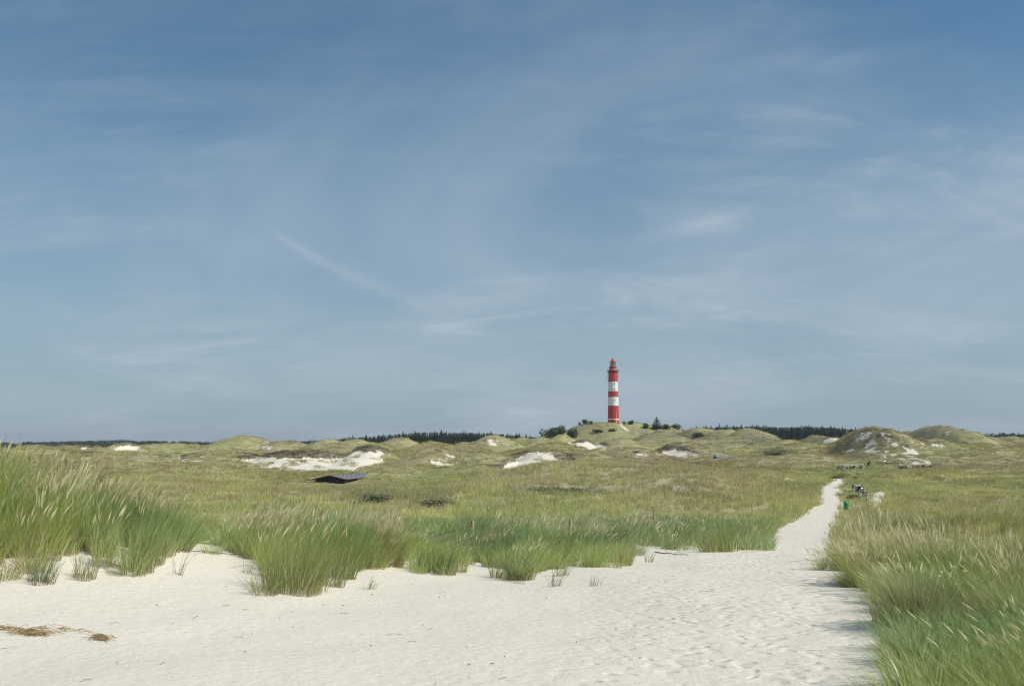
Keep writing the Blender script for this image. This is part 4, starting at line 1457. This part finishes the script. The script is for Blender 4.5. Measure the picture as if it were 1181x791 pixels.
# ------------------------------------------------------------------ litter bin by the path
GREEN = simple('green_plastic', (0.02, 0.30, 0.15), 0.4, var=0.1)
p = at(975.5, 592, 78)
g = hz(p.x, p.y)
t = empty('litter_bin', (p.x, p.y, g)); t.scale = (0.85, 0.85, 0.88)
tag(t, 'bright green litter bin on a post at the right edge of the sandy path', 'litter bin')
b = MB(); b.tube([(-0.13, 0, -0.3), (-0.13, 0, 0.95)], 0.05, 8); b.build('post', simple('red_brown_post', (0.20, 0.09, 0.05), 0.8), t)
b = MB(); b.lathe([(0.13, 0.30), (0.185, 0.40), (0.20, 0.62), (0.195, 0.85)], 20, (0.06, -0.02, 0)); b.build('bin_body', GREEN, t, smooth=True)
b = MB(); b.lathe([(0.21, 0.85), (0.21, 0.90), (0.17, 0.99), (0.08, 1.06), (0.01, 1.07)], 20, (0.06, -0.02, 0)); b.build('lid', GREEN, t, smooth=True)

# ------------------------------------------------------------------ bicycles
RUB = simple('tyre_rubber', (0.025, 0.025, 0.025), 0.8)
RIM = simple('rim_alloy', (0.55, 0.55, 0.55), 0.3, metal=0.8)
SAD = simple('saddle', (0.03, 0.028, 0.026), 0.6)
FR = {k: simple('frame_' + k, c, 0.35, var=0.05) for k, c in {'black': (0.03, 0.03, 0.035), 'silver': (0.55, 0.56, 0.58), 'blue': (0.05, 0.10, 0.32), 'red': (0.35, 0.04, 0.04), 'white': (0.7, 0.7, 0.7)}.items()}
BAG = {k: simple('bag_' + k, c, 0.8, var=0.1) for k, c in {'white': (0.72, 0.70, 0.66), 'black': (0.03, 0.03, 0.03), 'tan': (0.36, 0.25, 0.15)}.items()}


def make_bike(colr, bag):
    t = empty('bicycle')
    for x in (-0.52, 0.54):
        w = MB().torus((0, 0, 0), 0.325, 0.022, 'Y', 28, 6).build('wheel', RUB, t, loc=(x, 0, 0.345))
        b = MB(); b.torus((0, 0, 0), 0.30, 0.012, 'Y', 28, 4)
        for k in range(12):
            a = 2 * math.pi * k / 12; b.tube([(0, 0.02 * (-1) ** k, 0), (0.3 * math.cos(a), 0, 0.3 * math.sin(a))], 0.0035, 3, False)
        b.tube([(0, -0.05, 0), (0, 0.05, 0)], 0.025, 6)
        b.build('rim', RIM, w)
    b = MB()
    bb, sd, hd, hb = (-0.08, 0, 0.30), (-0.20, 0, 0.78), (0.33, 0, 0.82), (0.36, 0, 0.70)
    for a_, c_ in ((bb, sd), (sd, hd), (bb, hb), (hd, hb)): b.tube([a_, c_], 0.019, 6)
    for s in (-.05, .05):
        b.tube([bb, (-0.52, s, 0.345)], 0.011, 5); b.tube([sd, (-0.52, s, 0.345)], 0.010, 5)
    b.build('frame', FR[colr], t)
    b = MB()
    for s in (-.055, .055): b.tube([(0.36, s, 0.69), (0.42, s, 0.5), (0.54, s, 0.345)], 0.012, 5)
    b.build('fork', FR[colr], t)
    b = MB(); b.tube([hd, (0.30, 0, 1.0)], 0.014, 6); b.tube([(0.14, -0.29, 1.02), (0.28, -0.2, 1.05), (0.30, 0, 1.0), (0.28, 0.2, 1.05), (0.14, 0.29, 1.02)], 0.013, 6); b.build('handlebar', RIM, t)
    b = MB(); b.tube([(-0.20, 0, 0.76), (-0.225, 0, 0.93)], 0.014, 6); b.box((-0.25, 0, 0.95), (0.26, 0.16, 0.06), bevel=0.025); b.build('saddle', SAD, t)
    b = MB(); b.tube([(-0.3, 0, 0.72), (-0.75, 0, 0.72)], 0.05, 4); b.box((-0.55, 0, 0.73), (0.42, 0.13, 0.02)); b.box((-0.05, 0.06, 0.30), (0.17, 0.03, 0.04)); b.torus((-0.08, 0.05, 0.30), 0.09, 0.01, 'Y', 16, 4)
    b.build('rack', SAD, t)
    if bag:
        b = MB(); b.box((-0.58, 0, 0.86), (0.36, 0.30, 0.22), bevel=0.04); b.box((-0.58, 0.17, 0.56), (0.32, 0.12, 0.32), bevel=0.03); b.build('pannier', BAG[bag], t)
    return t


protos = {}


def bike(px, row, d, rz, colr, bag, lab, group):
    p = at(px, row, d); g = hz(p.x, p.y)
    k = (colr, bag)
    if k not in protos:
        t = make_bike(*k); protos[k] = t
    else:
        t = copy_tree(protos[k])
    t.location = (p.x, p.y, g + 0.02); t.rotation_euler = (R(random.uniform(-5, 5)), 0, rz)
    tag(t, lab, 'bicycle', group)
    return t


def level_d(px, row, d0, d1):
    return ground_at_pixel(px, row, d0, d1)


for (px, row, rz, c, bg, lab) in ((987.5, 569, 1.2, 'black', 'white', 'bicycle with a white bag, topmost of the near ones by the path'), (989.5, 567.5, 0.5, 'silver', 'tan', 'bicycle with a tan bag behind the white bagged one'),
                                  (993, 571.5, 0.9, 'blue', 'black', 'blue bicycle in the middle of the near diagonal row'), (997, 576, 1.0, 'black', None, 'dark bicycle, next to last down the near diagonal row'), (1000.5, 580.5, 1.1, 'silver', None, 'silver bicycle lowest in the near diagonal row')):
    q = ground_at_pixel(px, row, 60, 200)
    bike(px, row, q.y, rz, c, bg, lab, 'bicycles by the sandy path')
cols = ['black', 'black', 'silver', 'black', 'blue', 'red', 'white', 'black']
bags = [None, 'black', 'white', None, 'tan', None, 'white', 'black']
for i in range(13):
    px = 967.5 + i * 2.85 + random.uniform(-.6, .6)
    d = 182 + i * 2.4 + random.uniform(-1, 1)
    bike(px, 543, d, random.uniform(0.2, 2.6), cols[(i * 3) % 8], bags[(i * 3) % 8], 'bicycle in the far left cluster parked beyond the end of the path', 'bicycles of the far left cluster')
for i in range(5):
    px = 1014 + i * 4.2
    bike(px, 542, 214, random.uniform(0.2, 2.6), ('black', 'red', 'black')[i % 3], (None, 'white')[i % 2], 'low dark bicycle in the sparse gap between the two far clusters', 'bicycles between the far clusters')
for i in range(12):
    px = 1041 + i * 2.7 + random.uniform(-.5, .5)
    bike(px, 542, 204 + random.uniform(-2, 2), random.uniform(0.2, 2.6), cols[(i * 5 + 2) % 8], bags[(i * 5 + 2) % 8], 'bicycle in the far right cluster beside the person in light blue', 'bicycles of the far right cluster')


# ------------------------------------------------------------------ person by the far bicycles
def skin_fig(name, verts, edges, radii, mat, parent=None, root=0, lvl=2):
    me = bpy.data.meshes.new(name); me.from_pydata([Vector(v) for v in verts], edges, []); me.update()
    me.materials.append(mat)
    o = link(name, me, parent)
    sk = o.modifiers.new('skin', 'SKIN'); sk.use_smooth_shade = True
    sub = o.modifiers.new('sub', 'SUBSURF'); sub.levels = lvl; sub.render_levels = lvl
    for i, r_ in enumerate(radii):
        v = me.skin_vertices[0].data[i]; v.radius = r_ if isinstance(r_, tuple) else (r_, r_); v.use_root = (i == root)
    return o


SKIN = simple('skin', (0.48, 0.29, 0.20), 0.6, var=0.05)
p = at(1038, 543, 203); g = hz(p.x, p.y)
V = [(0, 0, .95), (0, 0, 1.15), (0, 0, 1.38), (0, 0, 1.48), (0, -.02, 1.56), (0, -.02, 1.68),
     (.17, 0, 1.42), (.24, -.02, 1.15), (.22, -.16, .93), (-.17, 0, 1.42), (-.25, .02, 1.14), (-.27, -.05, .90),
     (.09, 0, .90), (.10, -.02, .50), (.11, .02, .09), (.12, -.13, .04), (-.09, 0, .90), (-.12, .02, .50), (-.14, .05, .09), (-.16, -.10, .04)]
E = [(0, 1), (1, 2), (2, 3), (3, 4), (4, 5), (2, 6), (6, 7), (7, 8), (2, 9), (9, 10), (10, 11), (0, 12), (12, 13), (13, 14), (14, 15), (0, 16), (16, 17), (17, 18), (18, 19)]
Rr = [(.15, .11), (.13, .10), (.15, .10), .055, (.085, .10), (.08, .095), .06, .045, .035, .06, .045, .035, .085, .06, .042, .04, .085, .06, .042, .04]
body = skin_fig('person', V, E, Rr, SKIN)
body.location = (p.x, p.y, g); body.rotation_euler = (0, 0, 0.6)
tag(body, 'person in a light blue top and dark trousers standing by the parked bicycles', 'person')
SHIRT = simple('light_blue_cloth', (0.42, 0.58, 0.78), 0.8, var=0.06)
skin_fig('shirt', [V[0], V[1], V[2], V[3], V[6], V[7], V[9], V[10]], [(0, 1), (1, 2), (2, 3), (2, 4), (4, 5), (2, 6), (6, 7)], [(.185, .15), (.165, .135), (.18, .135), .065, .08, .07, .08, .07], SHIRT, body)
skin_fig('trousers', [V[0], V[12], V[13], V[14], V[16], V[17], V[18]], [(0, 1), (1, 2), (2, 3), (0, 4), (4, 5), (5, 6)], [(.165, .13), .105, .08, .062, .105, .08, .062], simple('dark_cloth', (0.05, 0.055, 0.08), 0.8), body)
skin_fig('hair', [(0, .02, 1.64), (0, .02, 1.73)], [(0, 1)], [(.095, .10), (.075, .085)], simple('brown_hair', (0.07, 0.045, 0.03), 0.7), body)

# pale yarrow-like flower heads in the right-hand grass
q = ground_at_pixel(1096, 738, 6, 40)
fl = empty('flowering_weed', q)
tag(fl, 'small weed with pale yellow flower heads in the right hand grass', 'flower')
FS = grass_material('flower_stalks', False, (0.14, 0.18, 0.06))
PET = simple('pale_petals', (0.72, 0.68, 0.34), 0.7, var=0.1)
for i in range(5):
    x, y, h = random.gauss(0, .12), random.gauss(0, .12), random.uniform(0.46, 0.60)
    b = MB(); b.tube([(x, y, 0), (x + .02, y, h * .5), (x + .03, y, h)], 0.002, 4); b.build('stalk', simple('stalk_green', (0.30, 0.36, 0.14)), fl)
    b = MB()
    for k in range(3):
        dx, dy = random.gauss(0, .010), random.gauss(0, .010)
        b.lathe([(0.003, h - .008), (0.009, h + .003), (0.006, h + .010)], 7, (x + .03 + dx, y + dy, 0))
    b.build('flower_head', PET, fl)

# ------------------------------------------------------------------ light and sky
SUN_EL, SUN_AZ = 45.0, 108.0      # azimuth clockwise from the view direction
sd = Vector((math.cos(R(SUN_EL)) * math.sin(R(SUN_AZ)), math.cos(R(SUN_EL)) * math.cos(R(SUN_AZ)), math.sin(R(SUN_EL))))
sl = bpy.data.lights.new('sun', 'SUN'); sl.energy = 3.75; sl.angle = R(0.53); sl.color = (1.0, 0.955, 0.88)
so = bpy.data.objects.new('sun', sl); COL.objects.link(so)
so.rotation_euler = (-sd).to_track_quat('-Z', 'Y').to_euler()
so.location = (40, -40, 60)

w = bpy.data.worlds.new('World'); sc.world = w; w.use_nodes = True
nt = NT(w); bg = nt.n['Background']
sky = nt.node('ShaderNodeTexSky', sky_type='NISHITA')
sky.sun_disc = False; sky.sun_elevation = R(SUN_EL); sky.sun_rotation = R(SUN_AZ)
sky.air_density = 1.0; sky.dust_density = 1.0; sky.ozone_density = 1.6; sky.altitude = 0
dirv = nt.node('ShaderNodeTexCoord').outputs['Generated']
sp = nt.node('ShaderNodeSeparateXYZ', ins={0: dirv})
dx, dy, dz_ = sp.outputs
el = nt.math('ARCSINE', dz_)                                # elevation
az = nt.math('ARCTAN2', dx, dy)                             # azimuth from the view axis
zc = nt.math('MAXIMUM', nt.math('ADD', dz_, 0.22), 0.12)
cu = nt.math('DIVIDE', dx, zc); cv = nt.math('DIVIDE', dy, zc)
cvec = nt.node('ShaderNodeCombineXYZ', ins={0: cu, 1: cv, 2: 0.0}).outputs[0]


def stretched(scale, rot, detail, rough, dist, loc=(0, 0, 0)):
    mp = nt.node('ShaderNodeMapping', ins={'Scale': scale, 'Rotation': (0, 0, rot), 'Location': loc}); nt.l.new(cvec, mp.inputs[0])
    return nt.noise(mp.outputs[0], 1.0, detail, rough, dist)


veil = nt.smooth(stretched((0.9, 0.75, 1), 0.6, 5, 0.55, 0.8, (3.1, 0.4, 0)), 0.36, 0.70)
wisp = nt.smooth(stretched((1.6, 3.2, 1), -0.45, 8, 0.66, 1.2, (1.7, 5.2, 0)), 0.42, 0.78)
wisp2 = nt.smooth(stretched((0.9, 1.7, 1), 0.4, 7, 0.6, 0.9, (8.7, 2.2, 0)), 0.40, 0.72)
SKYPARAM = 1
# colours of this sky (thin high haze): graded on the Nishita sky
base = nt.mix(1.0, sky.outputs[0], (0.52, 0.90, 1.02, 1), 'MULTIPLY')
low = nt.smooth(el, 0.46, 0.0)
hazef = nt.math('MULTIPLY', low, 0.72)
CL = (5.0, 5.85, 6.75, 1)
HZ = (3.95, 4.75, 5.6, 1)
c1 = nt.mix(hazef, base, HZ)
cf = nt.math('MULTIPLY', veil, 0.38)
cf = nt.math('ADD', cf, nt.math('MULTIPLY', nt.math('MULTIPLY', wisp, wisp2), 0.60))
cf = nt.math('ADD', cf, nt.math('MULTIPLY', wisp2, 0.18))
cf = nt.math('MULTIPLY', cf, nt.math('ADD', 0.55, nt.math('MULTIPLY', nt.smooth(el, 0.5, 0.08), 0.6)))


def streak(px0, row0, px1, row1, wid, strength, bow=0.0):
    """a thin old vapour trail between two directions"""
    def ang(px, row):
        d = at(px, row, 1000.0) - Vector((0, 0, CAMZ)); d.normalize()
        return math.atan2(d.x, d.y), math.asin(d.z)
    a0, e0 = ang(px0, row0); a1, e1 = ang(px1, row1)
    L = math.hypot(a1 - a0, e1 - e0); ux, uy = (a1 - a0) / L, (e1 - e0) / L
    A = nt.math('SUBTRACT', az, a0); B = nt.math('SUBTRACT', el, e0)
    al = nt.math('DIVIDE', nt.math('ADD', nt.math('MULTIPLY', A, ux), nt.math('MULTIPLY', B, uy)), L)
    ac = nt.math('ADD', nt.math('MULTIPLY', A, -uy), nt.math('MULTIPLY', B, ux))
    ac = nt.math('ADD', ac, nt.math('MULTIPLY', nt.math('MULTIPLY', al, nt.math('SUBTRACT', 1.0, al)), bow))
    ac = nt.math('ADD', ac, nt.math('MULTIPLY', nt.math('SUBTRACT', nt.noise(dirv, 14, 3, 0.6), 0.5), wid * 1.5))
    wv = nt.math('ADD', wid, nt.math('MULTIPLY', nt.math('MAXIMUM', al, 0.0), wid * 1.5))
    q = nt.math('DIVIDE', ac, wv)
    g_ = nt.math('POWER', 2.718, nt.math('MULTIPLY', nt.math('MULTIPLY', q, q), -1.0))
    ends = nt.math('MULTIPLY', nt.smooth(al, 0.0, 0.18), nt.smooth(al, 1.25, 0.6))
    return nt.math('MULTIPLY', nt.math('MULTIPLY', g_, ends), strength)


cf = nt.math('ADD', cf, streak(300, 258, 520, 362, 0.0030, 0.26, 0.03))
cf = nt.math('ADD', cf, streak(885, 232, 730, 282, 0.0040, 0.16))
cf = nt.math('MINIMUM', cf, 0.85)
c2 = nt.mix(cf, c1, CL)
nt.set(bg, 'Color', c2)
bg.inputs['Strength'].default_value = 0.09

# ------------------------------------------------------------------ air
HAZE = 0.00009
if HAZE:
    hm = bpy.data.materials.new('sea_air'); hm.use_nodes = True
    hn = NT(hm); hn.n.clear()
    pv = hn.node('ShaderNodeVolumePrincipled', ins={'Color': (0.86, 0.93, 1.0, 1), 'Density': HAZE, 'Anisotropy': 0.2})
    ho = hn.node('ShaderNodeOutputMaterial'); hn.l.new(pv.outputs[0], ho.inputs['Volume'])
    b = MB(); b.box((0, 0, 27.5), (19000, 19000, 65))
    hb = b.build('haze', hm); tag(hb, kind='stuff'); hb['label'] = 'faint haze in the sea air'

# ------------------------------------------------------------------ render settings
sc.render.engine = 'CYCLES'
sc.cycles.use_denoising = True
sc.cycles.filter_width = 1.1
sc.cycles.max_bounces = 6
sc.cycles.diffuse_bounces = 3
sc.cycles.transmission_bounces = 4
sc.cycles.transparent_max_bounces = 8
sc.render.film_transparent = False
sc.view_settings.view_transform = 'Standard'
sc.view_settings.look = 'None'
sc.view_settings.gamma = 1.0
sc.view_settings.exposure = 0.0
sc.view_settings.use_curve_mapping = False
sc.render.resolution_x = 1024
sc.render.resolution_y = 685
